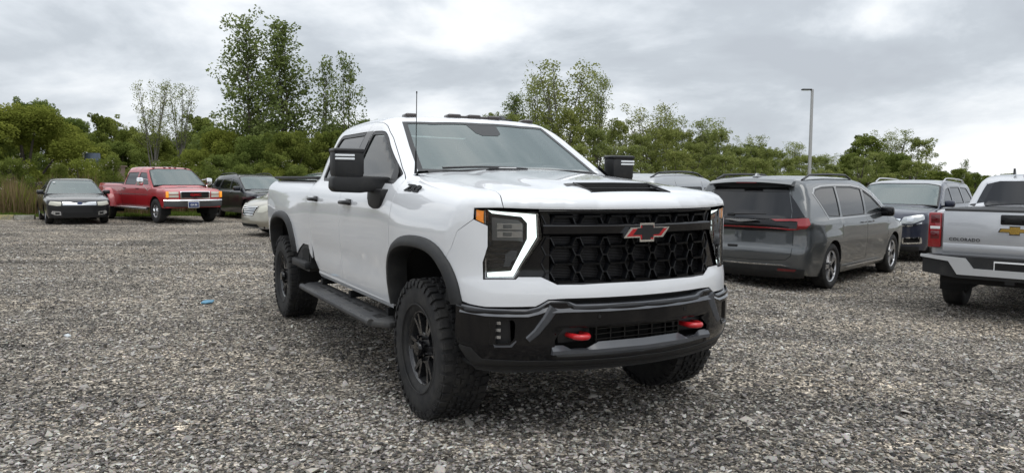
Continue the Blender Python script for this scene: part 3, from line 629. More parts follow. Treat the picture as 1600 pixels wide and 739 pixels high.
def split_panel(F, name, V3, tri, loops, b_of, off, lip, mat_, parent, mirror, names):
    "a flank cut along its door gaps: every connected piece becomes a part, front to rear"
    par = list(range(len(V3)))
    def find(a):
        while par[a] != a: par[a] = par[par[a]]; a = par[a]
        return a
    for a, b, c in tri.tolist(): par[find(a)] = find(b); par[find(b)] = find(c)
    root = np.array([find(i) for i in range(len(V3))]); comps = {}
    for t in tri.tolist(): comps.setdefault(root[t[0]], []).append(t)
    cl = sorted(((k, v) for k, v in comps.items() if len(v) > 6), key=lambda kv: -np.mean([V3[t[0]][0] for t in kv[1]]))
    N3 = normals(F, V3); res = []
    for ci, (k, ts) in enumerate(cl):
        vs, ns, fs, mp = [], [], [], {}
        def g(i):
            if i not in mp: mp[i] = len(vs); vs.append(V3[i]+N3[i]*off); ns.append(N3[i])
            return mp[i]
        for t in ts: fs.append(tuple(g(i) for i in t))
        s0 = 0
        for P in loops:
            n = len(P); n3 = normals(F, P); T = np.roll(P, -1, 0)-np.roll(P, 1, 0); T /= np.linalg.norm(T, axis=1, keepdims=True)+1e-9; o = -np.cross(n3, T)
            ok = [(s0+i) in b_of and root[b_of[s0+i]] == k for i in range(n)]; loc = {}
            def h(i):
                if i not in loc: loc[i] = len(vs); vs.extend([P[i]+n3[i]*off, P[i]+n3[i]*(off-lip)-o[i]*.3*lip]); ns.extend([o[i]*.8+n3[i]*.5, o[i]])
                return loc[i]
            for i in range(n):
                j = (i+1) % n
                if ok[i] and ok[j]: a, b = h(i), h(j); fs.append((a, a+1, b+1, b))
            s0 += n
        nm = names[min(ci, len(names)-1)] if names else name
        vs = np.array(vs); ns = np.array(ns); ns /= np.linalg.norm(ns, axis=1, keepdims=True)+1e-9
        for flip in ((False, True) if mirror else (False,)):
            v, n_, f_ = vs.copy(), ns.copy(), fs
            if flip: v[:, 1] *= -1; n_[:, 1] *= -1; f_ = [q[::-1] for q in fs]
            me = bpy.data.meshes.new(nm); me.from_pydata(v.tolist(), [], f_); me.polygons.foreach_set('use_smooth', [True]*len(me.polygons)); me.update()
            me.normals_split_custom_set_from_vertices(n_.tolist()); me.materials.append(mat_); res.append(link(nm, me, parent))
    return res
def ring(outer, inset, F):
    "a loop moved inwards by inset (for frames round an opening)"
    P = snap(F, densify(np.array(outer, float), .04)); n3 = normals(F, P); T = np.roll(P, -1, 0)-np.roll(P, 1, 0); T /= np.linalg.norm(T, axis=1, keepdims=True)+1e-9
    c = P.mean(0); o = np.cross(n3, T); sg = 1 if ((c-P)*o).sum() > 0 else -1
    return snap(F, P+o*inset*sg)
def rnd(pts, r, seg=3):
    "round the corners of a 3D polygon"
    P = [Vector(p) for p in pts]; n = len(P); o = []
    for i in range(n):
        a, b, c = P[i-1], P[i], P[(i+1) % n]; rr = r[i] if hasattr(r, '__len__') else r
        u, w = (a-b), (c-b)
        if u.length < 1e-6 or w.length < 1e-6 or (u.normalized()+w.normalized()).length < .2: o.append(b); continue
        k = min(rr, u.length*.45, w.length*.45)
        if k < 1e-4: o.append(b); continue
        p, q = b+u.normalized()*k, b+w.normalized()*k
        for j in range(seg+1):
            t = j/seg; o.append(p*(1-t)**2+b*2*t*(1-t)+q*t*t)
    return [tuple(v) for v in o]
def sr(pts, y=-.95): return [(x, y, z) for x, z in pts]         # side view outline on the right flank
def fr(pts, x=1.0): return [(x, y, z) for y, z in pts]         # front view outline

# ------------------------------------------------------------ wheels
def make_wheel(parent, loc, R, Wd, rimR, spokes, rim_mat, side=-1, treads=0, pair=.0, name='wheel', cap=None, hub=.10, dish=.02, steer=0, label=None):
    """wheel (dark barrel) with tyre, spokes, hub and nuts as pieces of its own; +h is the outer side"""
    w = Wd/2; mb = MB()
    mb.lathe([(rimR*.98, -w*.8), (rimR*.90, -w*.75), (rimR*.84, -w*.2), (rimR*.88, w*.55), (rimR*.985, w*.78)], 48)
    mb.lathe([(.001, -w*.35), (rimR*.86, -w*.35)], 32)
    o = mb.build(name, MAT['liner_black'], parent)
    o.location = loc; o.rotation_euler = (0, 0, (PI if side < 0 else 0)+steer)
    t = MB(); B = R if not treads else R*.972
    prof = [(rimR*.96, w*.74), (rimR*1.02, w*.86), (rimR+.3*(R-rimR), w*.97), (rimR+.55*(R-rimR), w*1.0), (R*.90, w*.97), (R*.955, w*.90), (B*.992, w*.80), (B, w*.60), (B*1.002, 0)]
    prof = prof+[(r, -h) for r, h in prof[-2::-1]]
    t.lathe(prof, 72 if treads else 40); ty = t.mesh('tyre', 40); ty.materials.append(MAT['rubber']); link('tyre', ty, o)
    if treads:
        tb = MB(); n = treads; rg = random.Random(3)
        def blk(a, h, da, dh, r0, r1, sk=0.0, tp=.8):
            vs = []
            for (r, q) in ((r0, 1.0), (r1, tp)):
                for (i, j) in ((-1, -1), (1, -1), (1, 1), (-1, 1)):
                    aa = a+i*da/2*q+sk*j*dh/2*3; hh = h+j*dh/2*q
                    vs.append((r*math.cos(aa), hh, r*math.sin(aa)))
            tb.add(vs, [(0, 1, 2, 3)[::-1], (4, 5, 6, 7), (0, 1, 5, 4), (1, 2, 6, 5), (2, 3, 7, 6), (3, 0, 4, 7)])
        for i in range(n):
            a = 2*PI*i/n; st = 2*PI/n; j = (i % 2)
            for sg in (-1, 1):
                aa = a+(st*.5 if sg > 0 else 0)
                q_ = rg.uniform(.9, 1.1); blk(aa, sg*w*(.80 if j else .765), st*.70*q_, w*.36, B*.95, R*.992, 0, .9)                   # shoulder
                # sidewall lug running down from the shoulder
                vs = []
                for r_, h_, q in ((R*.965, w*.93, .66), (R*.90 if j else R*.875, w*.985, .52)):
                    for dd_ in (-.5, .5):
                        for ho in (0, .010):
                            an = aa+st*q*dd_; vs.append((r_*math.cos(an), sg*(h_+ho), r_*math.sin(an)))
                tb.add(vs, [(0, 1, 3, 2), (4, 6, 7, 5), (0, 4, 5, 1), (2, 3, 7, 6), (1, 5, 7, 3), (0, 2, 6, 4)])
                blk(aa+st*.3, sg*w*(.44 if j else .38), st*.60, w*.22, B*.97, R*.998, .30*sg/w*.05)
                blk(aa+st*.8, sg*w*(.36 if j else .47), st*.30, w*.14, B*.97, R*.995, -.3*sg/w*.05)
                blk(a+st*.55+(.06 if sg > 0 else 0), sg*w*(.10 if j else .17), st*.58, w*.17, B*.97, R, -.28*sg/w*.05)
        tm = tb.mesh('tread', 30); tm.materials.append(MAT['rubber']); tr = link('tread', tm, o); tr['kind'] = 'stuff'
        lt = MB()                                                                                # raised band on the sidewall
        lt.lathe([(rimR*1.16, w*.985), (rimR*1.17, w*1.006), (rimR*1.20, w*1.012), (rimR*1.21, w*.99)], 64)
        link('sidewall_ring', lt.mesh('sidewall_ring'), o, MAT['rubber'])
    sp = MB(); z0 = w*.62
    sp.lathe([(rimR*.90, w*.5), (rimR*.935, w*.74), (rimR*.97, w*.80), (rimR*1.005, w*.80), (rimR*1.005, w*.72)], 56)
    for i in range(spokes):
        for off_ in ((-pair, pair) if pair else (0,)):
            a = 2*PI*i/spokes; a0, a1 = a+off_*.45, a+off_
            wd0, wd1 = (.020, .013) if pair else (.034, .024)
            if not pair: wd0, wd1 = rimR*.15, rimR*.10
            r0, r1 = hub*.72, rimR*.945
            vs = []
            for r_, aa, wd, h0, h1 in ((r0, a0, wd0, z0+dish*.9, z0-.05), (r0*.4+r1*.6, a0*.35+a1*.65, (wd0+wd1)/2, z0+dish*1.0, z0-.045), (r1, a1, wd1, w*.745, w*.45)):
                u = np.array([math.cos(aa), math.sin(aa)]); v = np.array([-u[1], u[0]])
                for sg in (-1, 1):
                    p = u*r_+v*wd*sg*1.25; vs.append((p[0], h1, p[1]))
                for sg in (1, -1):
                    p = u*r_+v*wd*sg*.8; vs.append((p[0], h0, p[1]))
            fs = [(0, 1, 2, 3)[::-1], (8, 9, 10, 11)]
            for s_ in (0, 4): fs += [(s_+k, s_+(k+1) % 4, s_+4+(k+1) % 4, s_+4+k) for k in range(4)]
            sp.add(vs, fs)
    sp.lathe([(hub*1.02, z0-.05), (hub, z0+dish*.6), (hub*.85, z0+dish), (hub*.5, z0+dish), (.001, z0+dish)], 32)
    me = sp.mesh('rim', 30); me.materials.append(rim_mat); link('rim', me, o)
    hb = MB()
    if cap == 'hd':
        hb.lathe([(hub*.50, z0), (hub*.50, z0+.050), (hub*.43, z0+.062), (.001, z0+.064)], 28)
        for k in range(8):
            a = 2*PI*(k+.5)/8; hb.tube([(hub*.74*math.cos(a), z0+dish-.01, hub*.74*math.sin(a)), (hub*.74*math.cos(a), z0+dish+.028, hub*.74*math.sin(a))], .011, 6)
        link('hub_cap', hb.mesh('hub_cap', 30), o, MAT['gloss_black'])
    elif cap == 'chrome':
        hb.lathe([(hub*.9, z0), (hub*.8, z0+.08), (hub*.5, z0+.11), (.001, z0+.115)], 20); link('hub_cap', hb.mesh('hub_cap', 30), o, MAT['chrome'])
    else:
        hb.lathe([(hub*.42, z0+dish-.002), (hub*.40, z0+dish+.008), (.001, z0+dish+.01)], 20)
        for k in range(5):
            a = 2*PI*(k+.5)/5; hb.tube([(hub*.68*math.cos(a), z0+dish-.02, hub*.68*math.sin(a)), (hub*.68*math.cos(a), z0+dish+.006, hub*.68*math.sin(a))], .009, 6)
        link('hub_cap', hb.mesh('hub_cap', 30), o, MAT['satin_black'])
    if label: o['label'] = label
    return o
_fontcache = {}
def text_mesh(s, size, extr=.004, shear=0., bold=0., spacing=1.0, align='CENTER'):
    cu = bpy.data.curves.new('txt', 'FONT'); cu.body = s; cu.size = size; cu.extrude = extr; cu.shear = shear; cu.offset = bold; cu.space_character = spacing; cu.align_x = align; cu.align_y = 'CENTER'; cu.resolution_u = 3
    ob = bpy.data.objects.new('txt', cu); COL.objects.link(ob); dg = bpy.context.evaluated_depsgraph_get(); dg.update()
    me = bpy.data.meshes.new_from_object(ob.evaluated_get(dg)); bpy.data.objects.remove(ob); bpy.data.curves.remove(cu); return me
def place_text(name, me, mat_, parent, origin, xdir, updir):
    "text lies in the plane spanned by xdir (reading direction) and updir"
    x = Vector(xdir).normalized(); u = Vector(updir); u = (u-x*u.dot(x)).normalized(); z = x.cross(u)
    M = Matrix((x, u, z)).transposed().to_4x4(); M.translation = Vector(origin); me.transform(M); me.materials.clear(); me.materials.append(mat_)
    return link(name, me, parent)

# ------------------------------------------------------------ the white heavy-duty pickup
truck = empty('pickup_truck', (.3174, 5.2758, 0), -1.0759)
tag(truck, 'large white pickup with black grille, red tow hooks and lit headlamp in the foreground', 'pickup truck')
_W = csp([.50, .62, .75, 1.0, 1.15, 1.30, 1.38, 1.44, 1.50, 1.60], [.935, .962, .982, 1.0, 1.004, 1.0, .985, .955, .915, .86])
def T_W(x, z):
    fb = np.exp(-(((x+.02)/.62)**4))*sstep(.3, .9, z)*(1-sstep(1.16, 1.42, z))*.022
    rb = np.exp(-(((x+4.04)/.66)**4))*sstep(.3, .9, z)*(1-sstep(1.14, 1.40, z))*.022
    crease = -.010*np.exp(-((z-.86)/.10)**2)*sstep(-.62, -.75, x)*sstep(-2.95, -2.8, x)
    return _W(z)+fb+rb+crease
_Zh = csp([-1.2, -.62, 0, .45, .78, .93, 1.02], [1.61, 1.578, 1.531, 1.490, 1.452, 1.418, 1.385])
def _Zc(x):
    t = sstep(-1.25, -.85, x); return 1.515*(1-t)+_Zh(np.maximum(x, -1.2))*t
def T_Z(x, y):
    ay = np.abs(y); hood = sstep(-1.0, -.7, x)
    crown = -.018*(y/.8)**2*hood
    dome = .016*(1-sstep(.30, .56, ay+.06*sstep(.7, -.6, x)))*hood*sstep(.93, .4, x)
    edge = -.018*sstep(.55, .85, ay)*hood
    return _Zc(x)+crown+dome+edge
_fz = pch([.3, .80, .84, .90, .97, 1.03, 1.33, 1.36, 1.40, 1.44, 1.5, 1.6], [.02, .022, .024, .020, .004, 0, 0, .004, -.012, -.045, -.11, -.25])
def T_XF(y, z): return .94-.30*y*y-.10*np.abs(y)**6+_fz(z)
def T_low(x, y, z):
    a = smax(np.abs(y)-T_W(x, z), z-T_Z(x, y), .13)
    a = smax(a, (x-T_XF(y, z))*.92, .075+.05*sstep(1.3, 1.0, z))
    return smax(smax(a, -4.97-.05*(z-1.0)-x, .05), .35-z, .05)
_Wc = csp([1.2, 1.33, 1.46, 1.68, 1.90, 1.99, 2.1], [.988, .972, .931, .868, .798, .762, .70])
_Rz = csp([-3.2, -2.9, -2.7, -2.4, -2.0, -1.5, -1.2, -.5], [1.93, 1.97, 1.998, 2.022, 2.035, 2.026, 2.003, 1.94])
def T_cab(x, y, z):
    a = smax(np.abs(y)-_Wc(z), z-(_Rz(x)-.045*y*y), .13)
    ws = (x-(-.50-(z-1.556)*1.80-.26*y*y))*.48
    a = smax(a, ws, .05)
    rr = ((-2.985+(z-1.45)*.74+.05*y*y)-x)*.8
    return smax(smax(a, rr, .06), 1.33-z, .03)
def TF(x, y, z): return smin(T_low(x, y, z), T_cab(x, y, z), .035)
def tp(name, out_, d, m, **k):
    par = k.pop('parent', truck); return panel(TF, name, out_, d, m, par, **k)
WP = MAT['white_paint']
# shared curves
seam_ff = [(-.60, -.95, .62), (-.600, -1.0, .85), (-.595, -1.0, 1.10), (-.585, -1.0, 1.24), (-.570, -.99, 1.32), (-.562, -.96, 1.41), (-.575, -.92, 1.50), (-.60, -.885, 1.56)]
arch_f = [(-.600, -1, .62), (-.598, -1, .80), (-.572, -1, .97), (-.46, -1, 1.085), (-.20, -1, 1.145), (.18, -1, 1.145), (.40, -1, 1.075), (.515, -1, .93), (.548, -1, .82)]
def chaikin(P, n=2):
    P = [np.array(p, float) for p in P]
    for _ in range(n):
        Q = [P[0]]
        for a, b in zip(P[:-1], P[1:]): Q += [a*.75+b*.25, a*.25+b*.75]
        P = Q+[P[-1]]
    return [tuple(p) for p in P]
arch_s = chaikin(arch_f[1:]); _k = min(range(len(arch_s)), key=lambda i: abs(arch_s[i][0]-.40)+(0 if arch_s[i][0] > 0 else 9)); arch_a, arch_b = arch_s[:_k+1], arch_s[_k:]
hood_seam = [(-.60, -.80, 1.58), (-.30, -.805, 1.545), (0, -.80, 1.50), (.30, -.795, 1.475), (.52, -.79, 1.45), (.66, -.793, 1.41), (.715, -.80, 1.352)]
H = dict(h0=(.613, -.932, 1.348), h1=(.815, -.628, 1.328), h2=(.823, -.610, 1.186), h3=(.757, -.743, .953), h4=(.650, -.893, .949), h5=(.647, -.896, 1.046), h6=(.665, -.874, 1.136), h7=(.665, -.874, 1.250), h0b=(.611, -.935, 1.285))
fend = [(-.585, -.99, 1.22)]+seam_ff[4:]+[(-.612, -.84, 1.585)]+hood_seam[1:]+[H['h0'], H['h0b'], (.52, -.99, 1.215), (.47, -1.0, 1.12)]+[p for p in arch_a[::-1] if p[0] > 0 or p[2] > 1.0]+[(-.594, -1, 1.03)]
tp('front_fender', fend, (.3, -.82, .42), WP, gap=.003, mirror=True, h=.045, hb=.03)
# hood in one piece
lead = [(.715, -.80, 1.352), (.785, -.68, 1.349), (.86, -.50, 1.346), (.92, -.25, 1.345), (.94, 0, 1.345)]
hl = hood_seam+lead[1:]; hoodo = hl+[(x, -y, z) for x, y, z in hl[-2::-1]]+[(-.53, .6, 1.585), (-.49, .3, 1.59), (-.475, 0, 1.59), (-.49, -.3, 1.59), (-.53, -.6, 1.585)]
scoop = [(.64, -.275, 1.47), (.735, -.335, 1.46), (.745, 0, 1.46), (.735, .335, 1.46), (.64, .275, 1.47), (.625, 0, 1.48)]
scoop = [(.61, -.275, 1.48), (.82, -.285, 1.43), (.82, .285, 1.43), (.61, .275, 1.48)]
tp('hood', hoodo, (.42, 0, .9), WP, holes=[rnd(scoop, .015)], h=.05, hb=.03)
# lower white fascia wrapping under the lamps
gb = [(.852, -.533, .922), (.82, -.618, .968), (.765, -.731, .968)]
low = [(.965, 0, .850), (.945, -.30, .850), (.905, -.50, .850), (.838, -.585, .845), (.807, -.646, .808), (.662, -.878, .800), (.60, -.95, .808), (.545, -1.0, .822)]
fas = low+arch_b[-2::-1]+[(.47, -1.0, 1.12), (.52, -.99, 1.215), H['h0b'], H['h7'], H['h6'], H['h5'], H['h4'], H['h3']]+gb[::-1]+[(.90, -.4, .922), (.94, 0, .922)]
tp('front_fascia', fas, (.72, -.69, 0), WP, mirror=True, h=.04, hb=.025, gap=.0)
# doors
def glass_set(win, parent, gm, F=TF, d='R', frame=.028, inset=.008):
    fo = tuple(map(tuple, win)); inn = ring(fo, frame, F)
    a = panel(F, 'window_frame', fo, d, MAT['satin_black'], parent[0], holes=[inn], h=.04, off=-.003, gap=.001, lip=.014)
    b = panel(F, 'window', inn, d, gm, parent[0], h=.08, hb=.04, off=-inset-.004, gap=-.004, lip=0)
    if len(parent) > 1:
        for o in (a, b): mirror_copy(o, parent[1])
fw = rnd(sr([(-1.555, 1.918), (-1.282, 1.905), (-1.10, 1.862), (-.86, 1.71), (-.69, 1.585), (-.672, 1.53), (-.700, 1.438), (-1.80, 1.458)], -.88), [.04, .06, .08, .1, .04, .03, .04, .03])
rw = rnd(sr([(-1.72, 1.922), (-2.45, 1.922), (-2.555, 1.82), (-2.70, 1.50), (-2.67, 1.472), (-1.965, 1.462)], -.88), [.02, .05, .05, .02, .02, .02])
topd = [(-.844, -.844, 1.75), (-1.09, -.80, 1.905), (-1.322, -.775, 1.962), (-1.66, -.752, 1.985)]
fd = seam_ff[:4]+[(-.570, -.99, 1.32), (-.562, -.96, 1.41), (-.581, -.907, 1.538), (-.659, -.881, 1.632)]+topd+[(-1.875, -.95, 1.40), (-1.875, -1, .64)]
fdo = tp('front_door', fd, 'R', WP, holes=[fw], gap=.004, h=.05, hb=.035, mirror=True)
rd = [(-1.875, -1, .64), (-1.875, -.95, 1.40), (-1.66, -.752, 1.985), (-2.05, -.742, 1.99), (-2.38, -.75, 1.975), (-2.535, -.78, 1.925), (-2.66, -.84, 1.72), (-2.80, -.91, 1.50), (-2.865, -.96, 1.40), (-2.885, -1, 1.25), (-2.885, -1, .90), (-2.80, -1, .74), (-2.68, -1, .65)]
rdo = tp('rear_door', rd, 'R', WP, holes=[rw], gap=.004, h=.05, hb=.035, mirror=True)
glass_set(fw, fdo, MAT['glass_clear']); glass_set(rw, rdo, MAT['glass_tint'])
tp('pillar_trim', sr([(-1.56, 1.925), (-1.715, 1.925), (-1.80, 1.74), (-1.965, 1.468), (-1.80, 1.460), (-1.68, 1.66)], -.88), 'R', MAT['gloss_black'], h=.08, off=.003, lip=.006, mirror=True)
tp('door_liner', fd, 'R', MAT['interior'], holes=[fw], h=.12, hb=.06, off=-.045, gap=-.01, lip=0, mirror=True); tp('door_liner', rd, 'R', MAT['interior'], holes=[rw], h=.12, hb=.06, off=-.045, gap=-.01, lip=0, mirror=True)
# pillar, roof and cab back as the roof panel; the windscreen opening is cut out of it
pl = [(-.60, -.885, 1.56), (-.612, -.84, 1.585), (-.60, -.80, 1.58)]
wsr = [(-.665, -.765, 1.567), (-1.0, -.705, 1.735), (-1.345, -.635, 1.945), (-1.27, -.40, 1.972), (-1.235, 0, 1.985)]
wso = wsr+[(x, -y, z) for x, y, z in wsr[-2::-1]]+[(-.55, .5, 1.562), (-.49, 0, 1.562), (-.55, -.5, 1.562)]
wsx = [(-.62, -.80, 1.575)]+wsr+[(x, -y, z) for x, y, z in wsr[-2::-1]]+[(-.62, .80, 1.575)]
rl = [(-.585, -.903, 1.540)]+[(-.659, -.881, 1.632)]+topd+[(-2.05, -.742, 1.99), (-2.38, -.75, 1.975), (-2.535, -.78, 1.925)]
rear_top = [(-2.60, -.70, 1.985), (-2.66, -.4, 2.0), (-2.68, 0, 2.0)]
half = rl+rear_top
roofo = half+[(x, -y, z) for x, y, z in half[-2::-1]]+[(x, -y, z) for x, y, z in [(-.62, -.80, 1.575)]]+[(x, -y, z) for x, y, z in wsr[:-1]]+[wsr[-1]]+wsr[-2::-1]+[(-.62, -.80, 1.575)]
tp('roof', roofo, (.25, 0, .97), WP, h=.06, hb=.03)
tp('headliner', [(-1.30, -.70, 1.97), (-2.6, -.66, 1.99), (-2.6, .66, 1.99), (-1.30, .70, 1.97)], 'T', MAT['interior'], h=.15, off=-.04, lip=0)
tp('cab_corner', [(-2.535, -.78, 1.925), (-2.60, -.70, 1.985), (-2.66, -.5, 2.0), (-2.76, -.50, 1.80), (-2.98, -.55, 1.50), (-2.99, -.60, 1.0), (-2.985, -.95, .8), (-2.885, -1, .74), (-2.885, -1, 1.25), (-2.865, -.96, 1.40), (-2.80, -.91, 1.50), (-2.66, -.84, 1.72)], (-.55, -.83, .1), WP, h=.06, mirror=True)
tp('windshield', wso, (.5, 0, .87), MAT['glass_windshield'], h=.07, hb=.04, off=-.004, gap=-.001, lip=0)
tp('windshield_border', wso, (.5, 0, .87), MAT['satin_black'], holes=[ring(wso, .035, TF)], h=.05, hb=.03, off=-.0015, gap=-.002, lip=0)
cm_ = [(-1.16, -.16, 1.93), (-1.16, .16, 1.93), (-1.03, .09, 1.86), (-1.03, -.09, 1.86)]
tp('camera_housing', [(-1.235, -.14, 1.98), (-1.235, .14, 1.98), (-1.08, .11, 1.89), (-1.04, .07, 1.87), (-1.04, -.07, 1.87), (-1.08, -.11, 1.89)], (.5, 0, .87), MAT['satin_black'], h=.06, off=-.002, gap=0, lip=.0)
tp('door_seal', [(-.56, -.93, 1.44), (-.60, -.86, 1.575), (-.90, -.76, 1.75), (-1.30, -.72, 1.965), (-2.3, -.70, 2.0), (-2.3, -.80, 1.95), (-1.30, -.80, 1.93), (-1.05, -.82, 1.85), (-.80, -.87, 1.68), (-.64, -.90, 1.55), (-.66, -.95, 1.44)], (0, -.85, .5), MAT['liner_black'], h=.06, off=-.016, lip=0, mirror=True)
# bed side
arch_r = [(-4.04-.60, -1, .62), (-4.04-.598, -1, .80), (-4.04-.572, -1, .97), (-4.04-.46, -1, 1.085), (-4.04-.20, -1, 1.145), (-4.04+.18, -1, 1.145), (-4.04+.40, -1, 1.075), (-4.04+.515, -1, .93), (-4.04+.548, -1, .82), (-4.04+.56, -1, .74)]
bs = [(-2.925, -1, .86), (-2.925, -1, 1.25), (-2.925, -.96, 1.40), (-2.93, -.925, 1.497), (-3.8, -.925, 1.497), (-4.90, -.925, 1.497), (-4.95, -.97, 1.40), (-4.955, -1, 1.1), (-4.95, -1, .78), (-4.66, -1, .74)]+chaikin(arch_r[1:])+[(-3.36, -1, .80), (-3.20, -1, .86)]
tp('bed_side', bs, 'R', WP, gap=.003, mirror=True, h=.055, hb=.035)
def railc(m, s):
    m.box((-3.92, s*.885, 1.512), (1.98, .075, .03), bev=.01)
both(railc, 'bed_rail_cap', MAT['matte_black'], truck)
m = MB(); m.box((-4.96, 0, 1.13), (.06, 1.66, .70), bev=.015); m.build('tailgate', WP, truck)
m = MB(); m.box((-3.93, 0, .98), (1.96, 1.62, .04)); m.box((-2.96, 0, 1.22), (.03, 1.7, .52)); m.box((-3.93, -.83, 1.23), (1.96, .04, .52)); m.box((-3.93, .83, 1.23), (1.96, .04, .52)); m.build('bed_liner', MAT['matte_black'], truck)
def tl(m, s): m.box((-4.94, s*.90, 1.20), (.08, .12, .36), bev=.02)
both(tl, 'tail_lamp', MAT['tail_red'], truck)
m = MB(); m.box((-5.10, 0, .70), (.18, 1.9, .20), bev=.03); m.build('rear_bumper', MAT['chrome'], truck)
m = MB(); m.box((-2.99, 0, 1.1), (.03, 1.8, .8)); m.build('cab_back', WP, truck)
panel(TF, 'rear_window', [(-2.93, -.68, 1.52), (-2.68, -.60, 1.90), (-2.68, .60, 1.90), (-2.93, .68, 1.52)], 'B', MAT['glass_tint'], truck, h=.12, off=.0, lip=0)
panel(TF, 'cab_back_frame', [(-2.99, -.80, 1.46), (-2.70, -.66, 1.98), (-2.70, .66, 1.98), (-2.99, .80, 1.46)], 'B', WP, truck, holes=[[(-2.93, -.68, 1.52), (-2.68, -.60, 1.90), (-2.68, .60, 1.90), (-2.93, .68, 1.52)]], h=.12, off=.0)
# black box trim low on the bed, ahead of the rear wheel
m = MB(); 
for s in (-1, 1):
    m = MB(); pl_ = [(-2.935, .64), (-2.935, .855), (-3.18, .865), (-3.33, .81), (-3.50, .70), (-3.50, .60), (-3.0, .60)]
    m.prism(pl_, 'Y', s*.70, s*.985); m.box((-3.22, s*1.0, .665), (.56, .09, .075), bev=.02)
    m.build('corner_step', MAT['matte_black'], truck)
    m = MB(); m.prism([(-2.97, .70), (-2.97, .82), (-3.15, .825), (-3.25, .79), (-3.25, .70)], 'Y', s*.99, s*.992); m.build('step_recess', MAT['liner_black'], truck)
# wheel-arch flares
def flare(curve, cx, name='wheel_arch_flare'):
    P = snap(TF, densify(curve, .045, False)); P0 = P.copy()
    T = np.gradient(P, axis=0); T /= np.linalg.norm(T, axis=1, keepdims=True); Nn = normals(TF, P); Nn[:, 2] = 0; Nn /= np.linalg.norm(Nn, axis=1, keepdims=True)
    I = np.cross(Nn, T); c = np.array([cx, -1.0, .55]); sg = np.sign(((c-P)*I).sum(1)); I *= sg[:, None]
    for s in (1, -1):
        m = MB(); pr = [(-.010, 0), (-.010, .010), (.004, .026), (.034, .040), (.056, .036), (.066, .018), (.068, -.10)]
        m.sweep(P, lambda i, p: [p+I[i]*a+Nn[i]*b for a, b in pr])
        me = m.mesh(name, 50)
        if s < 0: me.transform(Matrix.Scale(-1, 4, (0, 1, 0))); me.flip_normals()
        me.materials.append(MAT['matte_black']); link(name, me, truck)
flare([(-.600, -1, .64)]+arch_s+[(.55, -1, .80)], 0)
flare([arch_r[0]]+chaikin(arch_r[1:-1])+[(-3.485, -1, .76)], -4.04)
# inner wheel wells
for cx, x0, x1 in ((0, -.62, .62), (-4.04, -4.66, -3.42)):
    for s in (-1, 1):
        m = MB(); R_ = .60; n = 16; pts = []
        for k in range(n+1):
            a = PI*k/n; pts.append((cx-math.cos(a)*.61, .62+abs(math.sin(a))**.8*.52))
        pts = [(cx-.61, .45)]+pts+[(cx+.58, .45)]
        vs = []; 
        for p in pts: vs += [(p[0], s*(.972-.13*float(sstep(.30, .60, p[0]-cx))*(cx > -1)), p[1]), (p[0], s*.48, p[1])]
        m.add(vs, [(2*i, 2*i+1, 2*i+3, 2*i+2) for i in range(len(pts)-1)])
        m.add([(p[0], s*.50, p[1]) for p in pts], [tuple(range(len(pts)))])
        m.build('wheel_well', MAT['liner_black'], truck)
# rocker sills, frame rails, axles, engine bay floor
def sill(m, s): m.sweep([(-.62, 0, 0), (-2.70, 0, 0)], lambda i, p: [(p[0], s*a, b) for a, b in ((.80, .60), (.90, .575), (.945, .59), (.965, .625), (.962, .65), (.90, .67))], caps=True)
both(sill, 'rocker_sill', WP, truck)
m = MB(); m.box((-2.2, .42, .60), (5.4, .09, .18)); m.box((-2.2, -.42, .60), (5.4, .09, .18)); m.tube([(0, -.8, .44), (0, .8, .44)], .05, 12); m.tube([(-4.04, -.8, .44), (-4.04, .8, .44)], .06, 12)
m.lathe([(.001, -.16), (.10, -.14), (.16, 0), (.10, .14), (.001, .16)], 16, (-4.04, 0, .44), 'X'); m.lathe([(.001, -.14), (.08, -.12), (.13, 0), (.08, .12), (.001, .14)], 16, (0, .15, .44), 'X')
m.box((-1.75, 0, .70), (2.4, 1.6, .06)); m.box((-2.4, 0, .50), (.9, .5, .16)); m.tube([(-1, .25, .5), (-4.8, .3, .55)], .04, 8); m.box((.3, 0, .72), (1.0, .9, .1)); m.box((-5.0, 0, .62), (.12, 1.3, .1))
m.build('chassis', MAT['liner_black'], truck)
# wheels
for x, st in ((0, 0), (-4.037, 0)):
    for s in (-1, 1):
        make_wheel(truck, (x, s*.885, .443), .445, .305, .236, 6, MAT['wheel_black'], s, treads=42, pair=.17, cap='hd', hub=.098, dish=.012, steer=0, name='wheel')
# grille: honeycomb bars, cross bar, radiator behind
def onf(y, z, o=0.0):
    return np.array([T_XF(np.float64(y), np.float64(z))-0.0+o, y, z])
gr_out = [(-.628, 1.328), (-.612, 1.186), (-.735, .968), (-.618, .965), (-.533, .921), (0, .921), (.533, .921), (.618, .965), (.735, .968), (.612, 1.186), (.628, 1.328), (0, 1.338)]
FG = lambda x, y, z: (x-T_XF(y, z)+.075)
panel(FG, 'radiator', fr([(-.80, 1.36), (-.80, .80), (.80, .80), (.80, 1.36)]), 'F', MAT['liner_black'], truck, h=.15, lip=0, gap=0)
m = MB()
for k in range(46):
    z = .925+k*.009
    m.sweep([onf(y, z, -.068) for y in np.linspace(-.66, .66, 9)], lambda i, p: [p+np.array([0, 0, -.0018]), p+np.array([.006, 0, -.0018]), p+np.array([.006, 0, .0018]), p+np.array([0, 0, .0018])])
m.build('radiator_fin', mat('fin_grey', (.05, .05, .055), .35, .6), truck)['kind'] = 'stuff'
def clip_seg(a, b, zlo, zhi, ylim):
    return min(a[1], b[1]) >= zlo-.002 and max(a[1], b[1]) <= zhi+.002 and max(abs(a[0]), abs(b[0])) <= ylim(min(a[1], b[1]))
